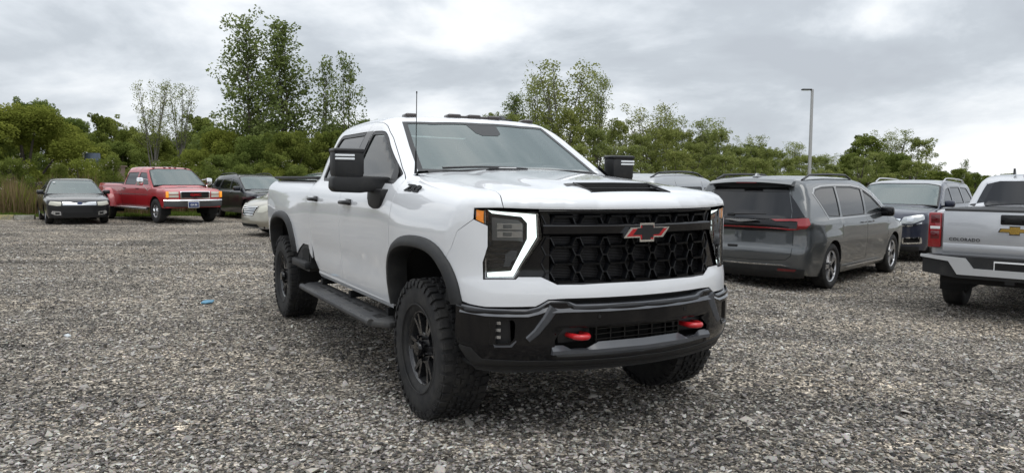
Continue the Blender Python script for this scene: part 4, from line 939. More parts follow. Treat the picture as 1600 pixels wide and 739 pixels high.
def bar(m, a, b, w=.013, dep=.045, o=.0, ch=.012):
    n = max(1, int(abs(a[0]-b[0])/.06)); path = []
    d = np.array([0, b[0]-a[0], b[1]-a[1]]); L_ = np.linalg.norm(d); d /= L_; u = np.array([0, -d[2], d[1]]); u = -u if u[2] < 0 else u
    path = [onf(a[0]+(b[0]-a[0])*t, a[1]+(b[1]-a[1])*t, o) for t in np.linspace(-.06, 1.06, n+2)]
    m.sweep(path, lambda i, p: [p-u*w*.5+[-dep, 0, 0], p-u*w*.5+[-.004, 0, 0], p-u*w*.42, p+u*w*.10, p+u*w*.5+[-ch, 0, 0], p+u*w*.5+[-dep, 0, 0]], closed_prof=True, caps=True)
m = MB(); PY = .1628; rows = [.945, 1.042, 1.139]
yl = lambda z: (.54 if z < .935 else (.64 if z > 1.186 else .66))
def add_hex(z0, z1, lo, hi):
    for k in range(-5, 6):
        yk = k*PY-.006
        for z in (z0, z1):
            for A, B_ in (((yk-.047, z), (yk+.047, z)),):
                if clip_seg(A, B_, lo, hi, yl): bar(m, A, B_, .021, .05, 0, .034)
        zm = (z0+z1)/2
        for sg in (-1, 1):
            for z in (z0, z1):
                A, B_ = (yk+sg*.047, z), (yk+sg*.069, zm)
                if clip_seg(A, B_, lo, hi, yl): bar(m, A, B_, .0095, .04, -.008)
        A, B_ = (yk+.069, zm), (yk+PY-.069, zm)
        if clip_seg(A, B_, lo, hi, yl): bar(m, A, B_, .011, .04, -.008)
for z0, z1 in zip(rows[:-1], rows[1:]): add_hex(z0, z1, .93, 1.2)
add_hex(1.139, 1.236, .93, 1.2); add_hex(.848, .945, .915, 1.0)
gb_ = m.build('grille', MAT['grille_black'], truck, 30)
m = MB(); add_hex(1.309, 1.406, 1.27, 1.337); add_hex(1.212, 1.309, 1.26, 1.34); m.build('upper_grille', MAT['grille_black'], truck, 30)
m = MB()
m.sweep([onf(y, 1.23, .006) for y in np.linspace(-.61, .61, 25)], lambda i, p: [p+np.array(q) for q in ((-.05, 0, .034), (-.012, 0, .033), (0, 0, .022), (-.002, 0, -.020), (-.016, 0, -.032), (-.05, 0, -.036))]); m.build('cross_bar', MAT['gloss_black'], truck, 40)
# black surround of the grille next to each lamp
FS = lambda x, y, z: TF(x+.012, y, z)
def side_fill(s):
    o = [(.0, s*.626, 1.326), (.0, s*.608, 1.186), (.0, s*.742, .970), (.0, s*.618, .970), (.0, s*.575, .95), (.0, s*.570, 1.30), (.0, s*.585, 1.33)]
    return [(T_XF(y, z), y, z) for _, y, z in o]
for s in (-1, 1): panel(lambda x, y, z: x-T_XF(y, z)+.016, 'grille_side_panel', side_fill(s), 'F', MAT['gloss_black'], truck, h=.05, lip=.04)
m = MB()
m.sweep([onf(y, 1.337, -.004) for y in np.linspace(-.628, .628, 25)], lambda i, p: [p+np.array(q) for q in ((-.05, 0, -.010), (-.004, 0, -.010), (0, 0, 0), (-.004, 0, .008), (-.05, 0, .008))])
m.sweep([onf(y, .921, -.004) for y in np.linspace(-.53, .53, 25)], lambda i, p: [p+np.array(q) for q in ((-.05, 0, -.010), (-.004, 0, -.010), (0, 0, 0), (-.004, 0, .012), (-.05, 0, .012))]); m.build('grille_surround', MAT['gloss_black'], truck)
# bow-tie badge
def bowtie(w, h, y0, z0, sk=.022):
    a = .052*w/.33; 
    return [(y0-w/2, z0-h*.27), (y0-w/2+sk*2.2, z0+h*.27), (y0-a, z0+h*.27), (y0-a, z0+h/2), (y0+a, z0+h/2), (y0+a, z0+h*.27), (y0+w/2, z0+h*.27), (y0+w/2-sk*2.2, z0-h*.27), (y0+a, z0-h*.27), (y0+a, z0-h/2), (y0-a, z0-h/2), (y0-a, z0-h*.27)]
m = MB(); m.prism(bowtie(.33, .108, 0, 1.213), 'X', .935, .972); eb = m.build('emblem', MAT['chrome'], truck, 0)
m = MB(); m.prism(bowtie(.29, .080, .0, 1.213, .020), 'X', .968, .9745); m.build('emblem_inlay', MAT['red_gloss'], eb, 0)
m = MB(); m.prism([(y+.008, z+.006) for y, z in bowtie(.225, .072, .0, 1.213, .017)], 'X', .970, .9755); m.prism([(-.038, 1.17), (-.038, 1.256), (.024, 1.256), (.024, 1.17)], 'X', .970, .9757); m.build('emblem_black', MAT['satin_black'], eb, 0)  # black field of the badge over the red, its own colour
# headlamps
def FL(o): return lambda x, y, z: TF(x+o*.8, y+(-o*.5)*np.sign(-y), z)
def lampset(s):
    mir = lambda P: [(x, s*-y, z) for x, y, z in P]
    ho = mir([H[k] for k in ('h0', 'h1', 'h2', 'h3', 'h4', 'h5', 'h6', 'h7', 'h0b')])
    d = (.85, -s*-.5, 0) if s > 0 else (.85, -.5, 0)
    d = (.85, s*.5, 0)
    F2 = lambda x, y, z: TF(x, y, z)
    body = panel(F2, 'headlight', ho, d, MAT['gloss_black'], truck, h=.05, hb=.03, off=-.075, lip=-.075, gap=.004)
    dro = [(-.885, 1.338), (-.642, 1.317), (-.637, 1.187), (-.760, .967), (-.884, .963)]; dri = [(-.884, .990), (-.770, 1.001), (-.690, 1.178), (-.690, 1.266), (-.719, 1.301), (-.862, 1.318)]
    pt = lambda L_: mir([(T_XF(y, z), y, z) for y, z in L_])
    panel(F2, 'light_guide', pt(dro+dri), d, MAT['drl_white'], body, h=.04, hb=.025, off=-.036, lip=.02, gap=.002)
    ro_ = pt([(-.893, 1.343), (-.636, 1.322), (-.630, 1.184), (-.757, .960), (-.890, .957)]); ri_ = ring(ro_, .006, TF)
    panel(F2, 'lamp_rim', ro_, d, MAT['lens_silver'], body, holes=[ri_], h=.05, hb=.025, off=-.018, lip=.004, gap=0)
    panel(F2, 'amber_marker', pt([(-.928, 1.340), (-.893, 1.335), (-.893, 1.262), (-.928, 1.284)]), d, MAT['amber'], body, h=.03, off=-.008, lip=.02)
    for zc in (1.247, 1.203):
        panel(F2, 'lens_module', pt(rnd3([(-.838, zc+.020), (-.712, zc+.020), (-.712, zc-.019), (-.838, zc-.019)])), d, MAT['lens_silver'], body, h=.04, hb=.02, off=-.03, lip=.03)
        panel(F2, 'lens', pt([(-.81, zc+.012), (-.765, zc+.012), (-.765, zc-.012), (-.81, zc-.012)]), d, MAT['lamp_back'], body, h=.04, off=-.027, lip=.002)
    panel(F2, 'reflector', pt([(-.866, 1.298), (-.735, 1.285), (-.708, 1.262), (-.708, 1.160), (-.735, 1.165), (-.866, 1.165)]), d, MAT['lamp_back'], body, h=.05, off=-.050, lip=.01)
    for zc in (1.12, 1.09, 1.06, 1.03):
        yi = -.72-(1.17-zc)*.33
        panel(F2, 'lamp_fin', pt([(-.885, zc+.005), (yi, zc+.005), (yi, zc-.005), (-.885, zc-.005)]), d, MAT['satin_black'], body, h=.05, off=-.045, lip=.02)
    panel(F2, 'lamp_step', pt([(-.80, 1.095), (-.765, 1.115), (-.735, 1.11), (-.745, 1.06), (-.765, 1.05), (-.775, 1.02), (-.81, 1.02), (-.80, 1.055)]), d, MAT['bumper_bevel'], body, h=.05, off=-.042, lip=.02)
    panel(F2, 'lamp_cover', ho, d, MAT['lamp_cover'], body, h=.05, hb=.03, off=-.002, lip=0, gap=.004)
def rnd3(p): return p
mat('lamp_back', (.16, .165, .17), .25, .4)
for s in (-1, 1): lampset(s)
# hood scoop
_fl = snap(TF, [(.82, y, 1.43) for y in (-.285, 0, .285)]); _bk = snap(TF, [(.61, y, 1.48) for y in (-.275, 0, .275)])+np.array([0, 0, .006])
m = MB(); m.add([_fl[0]-[0, 0, .014], _fl[2]-[0, 0, .014], (.66, .285, 1.405), (.66, -.285, 1.405)], [(0, 1, 2, 3)]); m.add([(.66, -.285, 1.40), (.66, .285, 1.40), (.63, .28, 1.486), (.63, -.28, 1.486)], [(0, 1, 2, 3)])
m.add([(.60, -.29, 1.40), (.83, -.29, 1.40), (.83, -.288, 1.428), (.60, -.282, 1.474)], [(0, 1, 2, 3)]); m.add([(.60, .29, 1.40), (.83, .29, 1.40), (.83, .288, 1.428), (.60, .282, 1.474)], [(0, 1, 2, 3)]); m.build('scoop_cavity', MAT['liner_black'], truck, 0)
m = MB(); m.tube([(.71, -.27, 1.462), (.71, .27, 1.462)], .0035, 5); m.build('scoop_wire', MAT['satin_black'], truck)
m = MB(); m.add([_fl[0]+[-.002, .0, -.001], _fl[1]+[-.002, 0, -.001], _fl[2]+[-.002, .0, -.001], (.79, .25, 1.434), (.78, .17, 1.436), (.765, .15, 1.438), (.765, -.15, 1.438), (.78, -.17, 1.436), (.79, -.25, 1.434)], [tuple(range(9))])
m.build('scoop_tray', MAT['matte_black'], truck, 0)
m = MB(); m.tube([_bk[0], _bk[1], _bk[2]], .007, 6); 
for i, s in ((0, -1), (2, 1)): m.tube([_bk[i], _fl[i]+[0, 0, .002]], [.009, .005], 6); m.add([_bk[i]+[0, 0, .004], _fl[i]+[-.10, 0, .012], snap(TF, [(.66, s*.355, 1.47)])[0]+[0, 0, .002], snap(TF, [(.59, s*.335, 1.48)])[0]+[0, 0, .004]], [(0, 1, 2, 3)])
m.build('scoop_frame', MAT['satin_black'], truck, 0)
# front bumper
def seg_d(y, z, a, b):
    ax, az = a; bx, bz = b; dx, dz = bx-ax, bz-az; t = np.clip(((y-ax)*dx+(z-az)*dz)/(dx*dx+dz*dz), 0, 1)
    return np.hypot(y-ax-t*dx, z-az-t*dz)
_bt = pch([0, .40, .455, .50, .59, .65, .72, .90, 1.1], [.808, .808, .812, .836, .836, .800, .785, .786, .822])
def B_XF(y, z):
    ay = np.abs(y); top = _bt(ay)
    x = .982-.30*y*y-.09*ay**6
    x = x-.050*sstep(.60, .42, z)-.03*sstep(.475, .445, z)
    x = x-.022*sstep(.70, .66, z)*sstep(.58, .53, ay)*sstep(.5, .55, z)
    return x
def BF(x, y, z):
    a = smax(np.abs(y)-(1.035-.06*sstep(.60, .42, z)), (x-B_XF(y, z))*.92, .10)
    return smax(smax(a, z-_bt(np.abs(y))-.004, .012), .405-z, .02)
BP = MAT['gloss_black']
tope = [(.555, -1.03, .822), (.60, -.99, .808), (.70, -.90, .787), (.80, -.74, .785), (.86, -.65, .80), (.89, -.59, .836), (.92, -.50, .836), (.93, -.455, .812), (.95, -.40, .808), (.98, 0, .808)]
bote = [(.93, 0, .425), (.90, -.30, .425), (.83, -.60, .425), (.72, -.82, .42), (.63, -.95, .43), (.60, -1.0, .50), (.575, -1.02, .56), (.545, -1.035, .62)]
vsplit = [(.95, 0, .497), (.92, -.30, .497), (.85, -.60, .497), (.74, -.84, .495), (.67, -.915, .50), (.635, -.965, .565), (.575, -1.02, .575)]
opn = [(.97, 0, .692), (.93, -.30, .692), (.90, -.50, .688), (.875, -.56, .61), (.88, -.55, .565), (.90, -.50, .555), (.95, -.30, .552), (.98, 0, .552)]
fogh = rnd([(.732, -.853, .730), (.79, -.775, .732), (.795, -.765, .712), (.792, -.768, .628), (.779, -.790, .602), (.731, -.855, .597)], .012)
bo = tope+opn+vsplit+[(.545, -1.035, .62)]
panel(BF, 'bumper', bo, (.78, -.62, 0), BP, truck, holes=[fogh], h=.02, hb=.014, mirror=True, gap=0, lip=.03)
panel(BF, 'valance', vsplit+bote[:-1][::-1], (.78, -.62, 0), MAT['matte_black'], truck, h=.04, hb=.03, mirror=True, gap=0, lip=.03, off=.004)
# the lit ledge along the top edge, its raised shoulders and the diagonal legs
def bnorm(y):
    d = (B_XF(np.float64(y+.01), .70)-B_XF(np.float64(y-.01), .70))/.02; n = np.array([1, -d, 0]); return n/np.linalg.norm(n)
ky = [-1.0, -.90, -.80, -.70, -.65, -.60, -.575, -.48, -.44, -.25, 0]; ky = ky+[-q for q in ky[-2::-1]]; wdt = {.48: .050, .575: .062, .60: .050}
def ledge_ring(i, y):
    n = bnorm(y); x = float(B_XF(np.float64(y), .70)); t = float(_bt(abs(y))); hh = wdt.get(round(abs(y), 3), .034); base = np.array([x, y, 0.])
    if abs(y) > .99: base = base+np.array([-.02, 0, 0])
    return [base+n*a+[0, 0, t+b] for a, b in ((-.03, -hh-.006), (.004, -hh-.004), (.011, -hh), (-.012, -.006), (-.020, .003), (-.07, .005))]
m = MB(); m.sweep(ky, ledge_ring); m.build('bumper_ledge', MAT['bumper_bevel'], truck, 22)
for s in (-1, 1):
    m = MB(); pa = [(.565, .800), (.605, .735), (.655, .665), (.70, .622)]; wd = [.036, .030, .025, .021]
    def leg(i, p):
        y, z = p; n = bnorm(s*y); x = float(B_XF(np.float64(y), .70)); q = pa[min(i+1, 3)]; r = pa[max(i-1, 0)]; t = np.array([q[0]-r[0], q[1]-r[1]]); t /= np.linalg.norm(t); w = wd[i]; c = np.array([x, s*y, z]); lat = np.array([0, -t[1]*s, t[0]])
        return [c+n*a+lat*b for a, b in ((-.03, -w), (.002, -w), (.010, -w*.6), (.011, w*.6), (.004, w), (-.03, w))]
    m.sweep(pa, leg, closed_prof=True, caps=True); m.build('bumper_rib', MAT['bumper_bevel'], truck, 22)
# behind-bumper filler and the dark slot under the white fascia
def slab(z0, z1, dx, name, mt, y1=1.0, x_in=.3):
    m = MB(); ys = np.linspace(-y1, y1, 31); o = [(B_XF(y, .7)+dx, y) for y in ys]; m.prism([(a, b) for a, b in o]+[(x_in, y1), (x_in, -y1)], 'Z', z0, z1); return m.build(name, mt, truck, 0)
slab(.79, .93, -.075, 'bumper_slot', MAT['liner_black'], .97)
m = MB()
for z in (.835, .85, .865): m.sweep([(B_XF(y, .7)-.065, y, z) for y in np.linspace(-.56, .56, 15)], lambda i, p: [(p[0], p[1], z-.002), (p[0]+.012, p[1], z-.001), (p[0]+.012, p[1], z+.002), (p[0], p[1], z+.003)])
m.build('slot_fin', MAT['satin_black'], truck)
slab(.50, .78, -.16, 'bumper_core', MAT['liner_black'], .66)
slab(.45, .47, -.06, 'undertray', MAT['liner_black'], .93, .45)
# lower intake: ribs, skid ledge, tow hooks
m = MB()
for z in (.665, .635, .605): m.box((.90, 0, z), (.02, .62, .005))
for y in np.arange(-.30, .31, .1): m.box((.895, y, .635), (.03, .008, .10))
m.build('intake_grille', MAT['grille_black'], truck, 0)
sk = [(.0, -.60), (0, -.56)]
m = MB()
yy_ = [-.575, -.50, -.455, -.36, -.29, 0, .29, .36, .455, .50, .575]; zt = [.592, .588, .566, .566, .600, .600, .600, .566, .566, .588, .592]
m.sweep(list(zip(yy_, zt)), lambda i, p: [(B_XF(p[0], .65)-.10+q, p[0], z) for q, z in ((0, .545), (.075, .548), (.082, p[1]-.006), (.088, p[1]-.006), (.112, .556), (.108, .535), (0, .535))], closed_prof=True, caps=True)
m.build('skid_plate', MAT['bumper_bevel'], truck, 25)
def hook(m, s):
    y0 = s*.413; pts = []
    for t in np.linspace(0, PI, 9): pts.append((.885+math.sin(t)**.7*.078, y0+math.cos(t)*.046, .636))
    pts = [(.80, y0+.048, .636)]+pts+[(.80, y0-.048, .636)]
    m.tube(pts, [.015]*2+[.0175]*(len(pts)-4)+[.015]*2, 10)
for s in (-1, 1):
    m = MB(); hook(m, s); m.build('tow_hook', MAT['hook_red'], truck, 60)
    m = MB(); m.box((.80, s*.413, .636), (.10, .22, .10), bev=.01); m.build('hook_mount', MAT['satin_black'], truck)
    # fog lamp: recessed bezel, three small lenses, light lip below
    FB2 = lambda x, y, z: BF(x+.05, y, z)
    mm = lambda P: [(x, s*-y, z) for x, y, z in P]
    dd_ = (.82, s*.57, 0)
    fp = panel(FB2, 'fog_lamp', mm([(x-.05, y*1.0, z) for x, y, z in rnd([(.732, -.862, .735), (.795, -.768, .737), (.795, -.76, .60), (.731, -.862, .592)], .01)]), dd_, MAT['satin_black'], truck, h=.03, lip=-.04)
    for k, zc in enumerate((.708, .668, .628)):
        panel(FB2, 'fog_lens', mm([(.70, -.843, zc+.010), (.72, -.815, zc+.010), (.72, -.815, zc-.010), (.70, -.843, zc-.010)]), dd_, MAT['lens_silver'], fp, h=.03, off=.012, lip=.01)
    panel(BF, 'fog_lip', mm([(.725, -.868, .598), (.735, -.855, .590), (.78, -.790, .594), (.80, -.762, .622), (.80, -.757, .612), (.785, -.780, .578), (.73, -.862, .574)]), dd_, MAT['bumper_bevel'], truck, h=.02, off=.006, lip=.01)
m = MB(); m.tube([(B_XF(-.31, .74)-.01, -.31, .745), (B_XF(-.31, .74)+.004, -.31, .745)], .010, 12); m.tube([(B_XF(.31, .74)-.01, .31, .745), (B_XF(.31, .74)+.004, .31, .745)], .010, 12); m.build('parking_sensor', MAT['satin_black'], truck)
# tow mirrors
def mirror(s):
    X = -.93
    hd = MB(); hd.box((X-.02, s*1.20, 1.612), (.15, .225, .205), bev=.035)
    h = hd.build('mirror', MAT['matte_black'], truck, 40)
    m = MB(); m.box((X-.02, s*1.20, 1.706), (.156, .228, .034), bev=.016); m.build('mirror_cap', MAT['satin_black'], h, 40)
    m = MB(); m.box((X+.052, s*1.235, 1.672), (.02, .14, .016), bev=.005); m.box((X+.052, s*1.235, 1.648), (.02, .14, .016), bev=.005); m.build('signal_bar', MAT['mirror_light'], h)
    m = MB(); m.box((X-.10, s*1.20, 1.61), (.01, .19, .16)); m.build('mirror_glass', MAT['chrome'], h)
    m = MB(); pl_ = [(s*.885, 1.412), (s*.875, 1.50), (s*.90, 1.522), (s*1.28, 1.535), (s*1.318, 1.52), (s*1.325, 1.44), (s*1.30, 1.412), (s*1.12, 1.405), (s*1.06, 1.412)]
    m.prism([(a, b) for a, b in pl_], 'X', X-.085, X+.045)
    bm = bmesh.new(); me = m.mesh('arm', 0); bm.from_mesh(me); bmesh.ops.bevel(bm, geom=list(bm.edges), offset=.016, segments=2, affect='EDGES', profile=.5); bm.to_mesh(me); bm.free()
    for p in me.polygons: p.use_smooth = True
    me.set_sharp_from_angle(angle=math.radians(40)); link('mirror_arm', me, h, MAT['matte_black'])
    m = MB(); pts = [(-.74, 1.435), (-.75, 1.37), (-.79, 1.315), (-.86, 1.292), (-.96, 1.288), (-1.04, 1.305), (-1.07, 1.36), (-1.06, 1.435)]
    m.prism(pts, 'Y', s*.90, s*1.02)
    me = m.mesh('mount', 0); bm = bmesh.new(); bm.from_mesh(me); bmesh.ops.bevel(bm, geom=list(bm.edges), offset=.018, segments=2, affect='EDGES', profile=.5); bm.to_mesh(me); bm.free()
    for p in me.polygons: p.use_smooth = True
    me.set_sharp_from_angle(angle=math.radians(40)); link('mirror_mount', me, h, MAT['matte_black'])
mat('mirror_light', (.75, .78, .8), .15, 0, .5)
for s in (-1, 1): mirror(s)
# quarter sail in the front window
m = MB(); m.add([(-.705, -.925, 1.45), (-.86, -.928, 1.452), (-.80, -.872, 1.64), (-.695, -.900, 1.56)], [(0, 1, 2, 3)])
m.add([(-.705, .925, 1.45), (-.86, .928, 1.452), (-.80, .872, 1.64), (-.695, .900, 1.56)], [(0, 1, 2, 3)]); m.build('mirror_sail', MAT['satin_black'], truck)
# door handles
for x0 in (-1.64, -2.70):
    for s in (-1, 1):
        m = MB(); m.tube([(x0-.115, s*1.005, 1.312), (x0-.10, s*1.035, 1.314), (x0, s*1.045, 1.316), (x0+.09, s*1.04, 1.316), (x0+.11, s*1.005, 1.314)], [.013, .016, .017, .017, .014], 8)
        m.box((x0+.055, s*1.0, 1.318), (.085, .03, .05), bev=.01)
        h = m.build('door_handle', MAT['satin_black'], truck, 50)
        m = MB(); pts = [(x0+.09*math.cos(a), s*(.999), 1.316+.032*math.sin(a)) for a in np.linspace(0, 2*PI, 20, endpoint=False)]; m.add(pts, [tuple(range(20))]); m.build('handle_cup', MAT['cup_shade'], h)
mat_ = None
# side steps
for s in (-1, 1):
    m = MB(); o = [(-.60, .88), (-.56, 1.02), (-.70, 1.13), (-2.72, 1.13), (-2.90, 1.03), (-2.90, .88)]
    m.prism([(a, s*b) for a, b in o], 'Z', .468, .512)
    me = m.mesh('side_step', 0); bm = bmesh.new(); bm.from_mesh(me); bmesh.ops.bevel(bm, geom=list(bm.edges), offset=.014, segments=2, affect='EDGES', profile=.5); bm.to_mesh(me); bm.free()
    for p in me.polygons: p.use_smooth = True
    me.set_sharp_from_angle(angle=math.radians(40)); st = link('side_step', me, truck, MAT['step_black'])
    m = MB()
    for k in range(6): m.box((-2.5+k*.27, s*.985, .5125), (.17, .03, .004))
    for k in range(4): m.box((-.90+k*.035, s*1.0, .5125), (.012, .09, .004), rot=(0, 0, -.5*s))
    m.build('step_slot', MAT['liner_black'], st, 0)
    m = MB(); m.tube([(-.68, s*1.118, .50), (-2.74, s*1.118, .50)], .027, 10); m.build('step_tube', MAT['step_black'], st)
    m = MB()
    for k in range(8): m.box((-.86-k*.27, s*1.128, .518), (.016, .012, .012))
    m.build('step_bolt', MAT['liner_black'], st, 0)
    m = MB()
    for x in (-.85, -1.8, -2.7): m.box((x, s*.86, .54), (.06, .16, .05)); m.box((x, s*.70, .60), (.05, .3, .05))
    m.build('step_bracket', MAT['liner_black'], st)
# antenna, wipers, roof marker lamps, fin
m = MB(); m.tube([(-.47, -.86, 1.545), (-.47, -.86, 1.60), (-.465, -.86, 1.70)], [.012, .008, .006], 8); m.tube([(-.465, -.86, 1.70), (-.45, -.86, 2.09)], .0032, 6); m.tube([(-.45, -.86, 2.085), (-.45, -.86, 2.10)], .005, 6); m.build('antenna', MAT['satin_black'], truck)
for (y0, y1, dz_) in ((-.62, .02, 0), (.05, .66, -.016)):
    m = MB(); f_ = lambda y, dz: snap(TF, [(-.60-.0*y, y, 1.60)])[0]+np.array([0, 0, dz])
    a = np.array([-.46+-.26*y0*y0, y0+.0, 1.592]); 
    pts = [np.array([-.475-.24*y*y, y, 1.588+dz_-.010*(y+.3)**2+.010*math.sin((y-y0)/(y1-y0)*PI)]) for y in np.linspace(y0, y1, 9)]
    m.tube(pts, .007, 6); m.sweep(pts, lambda i, p: [p+np.array(q) for q in ((-.012, 0, .010), (.012, 0, .004), (.006, 0, -.006))], closed_prof=True)
    m.build('wiper', MAT['satin_black'], truck)
m = MB(); m.box((-.44, -.20, 1.578), (.07, .26, .018), rot=(0, -.2, .12), bev=.006); wp_ = m.build('wiper_cover', MAT['satin_black'], truck); m = MB(); m.box((-.425, -.18, 1.590), (.035, .15, .006), rot=(0, -.2, .12)); m.build('cover_label', MAT['white_plastic'], wp_)
m = MB(); ys = np.linspace(-.72, .72, 21)
m.sweep([(-.50-.25*y*y, y, 1.572-.02*(y/.8)**2) for y in ys], lambda i, p: [(p[0]+.06, p[1], p[2]-.006), (p[0]+.03, p[1], p[2]+.012), (p[0]-.05, p[1], p[2]+.012)]); m.build('cowl_panel', MAT['matte_black'], truck)
for y in (-.50, -.13, .055, .24, .60):
    big = y in (-.13, .055, .24)
    m = MB(); c = snap(TF, [(-1.50 if big else -1.54, y, 2.03)])[0]; m.box((c[0], y, c[2]+.010), (.11, .10 if not big else .12, .034), rot=(0, -.06, 0), bev=.014)
    if y in (-.13, .055): m.box((c[0], y+.095, c[2]+.006), (.09, .10, .022), bev=.008)
    m.build('roof_marker_lamp', MAT['roof_lamp'], truck, 50)
mat_roof = None
m = MB(); c = snap(TF, [(-1.65, .42, 2.03)])[0]
m.prism([(-1.56, c[2]-.01), (-1.66, c[2]+.052), (-1.71, c[2]+.055), (-1.76, c[2]-.01)], 'Y', c[1]-.02, c[1]+.02); m.box((-1.65, c[1], c[2]+.004), (.24, .085, .02), bev=.009); m.build('roof_fin_antenna', MAT['satin_black'], truck, 0)
# fender badge
me = text_mesh('ZR2', .085, .006, .35, .004, 1.0); me.transform(Matrix.Scale(1.6, 4, (1, 0, 0))@Matrix.Scale(.78, 4, (0, 1, 0)))
c = snap(TF, [(-.30, -.96, 1.455)])[0]; n = normals(TF, np.array([c]))[0]
place_text('fender_badge', me, MAT['satin_black'], truck, c+n*.006, (1, 0, -.04), (0, .45, 1))
# interior
m = MB()
for y in (-.42, .42):
    for x in (-1.62, -2.45):
        m.box((x, y, 1.18), (.55, .56, .16), bev=.05); m.box((x-.27, y, 1.46), (.16, .54, .58), rot=(0, -.15, 0), bev=.05); m.box((x-.33, y, 1.80), (.10, .28, .17), bev=.04)
m.build('seat', MAT['seat_grey'], truck)
m = MB(); m.box((-.86, 0, 1.40), (.34, 1.62, .26), bev=.06); m.box((-1.05, .42, 1.46), (.2, .5, .16), bev=.05); m.box((-1.3, 0, 1.15), (.9, .28, .2), bev=.04); m.build('dashboard', MAT['interior'], truck)
m = MB(); pts = [(-1.16-.05*math.sin(a), .42+.19*math.cos(a), 1.50+.18*math.sin(a)) for a in np.linspace(0, 2*PI, 25)]; m.tube(pts, .014, 8); m.tube([(-1.16, .24, 1.50), (-1.16, .60, 1.50)], .018, 6); m.build('steering_wheel', MAT['satin_black'], truck)
m = MB(); m.box((-1.85, 0, .90), (2.2, 1.75, .04)); m.box((-.62, 0, 1.2), (.03, 1.7, .64)); m.box((-1.12, 0, 1.84), (.03, .24, .06), bev=.01); m.box((-1.75, 0, 1.91), (.7, 1.1, .02)); m.build('cabin_lining', MAT['interior_dark'], truck)
mb_ = None

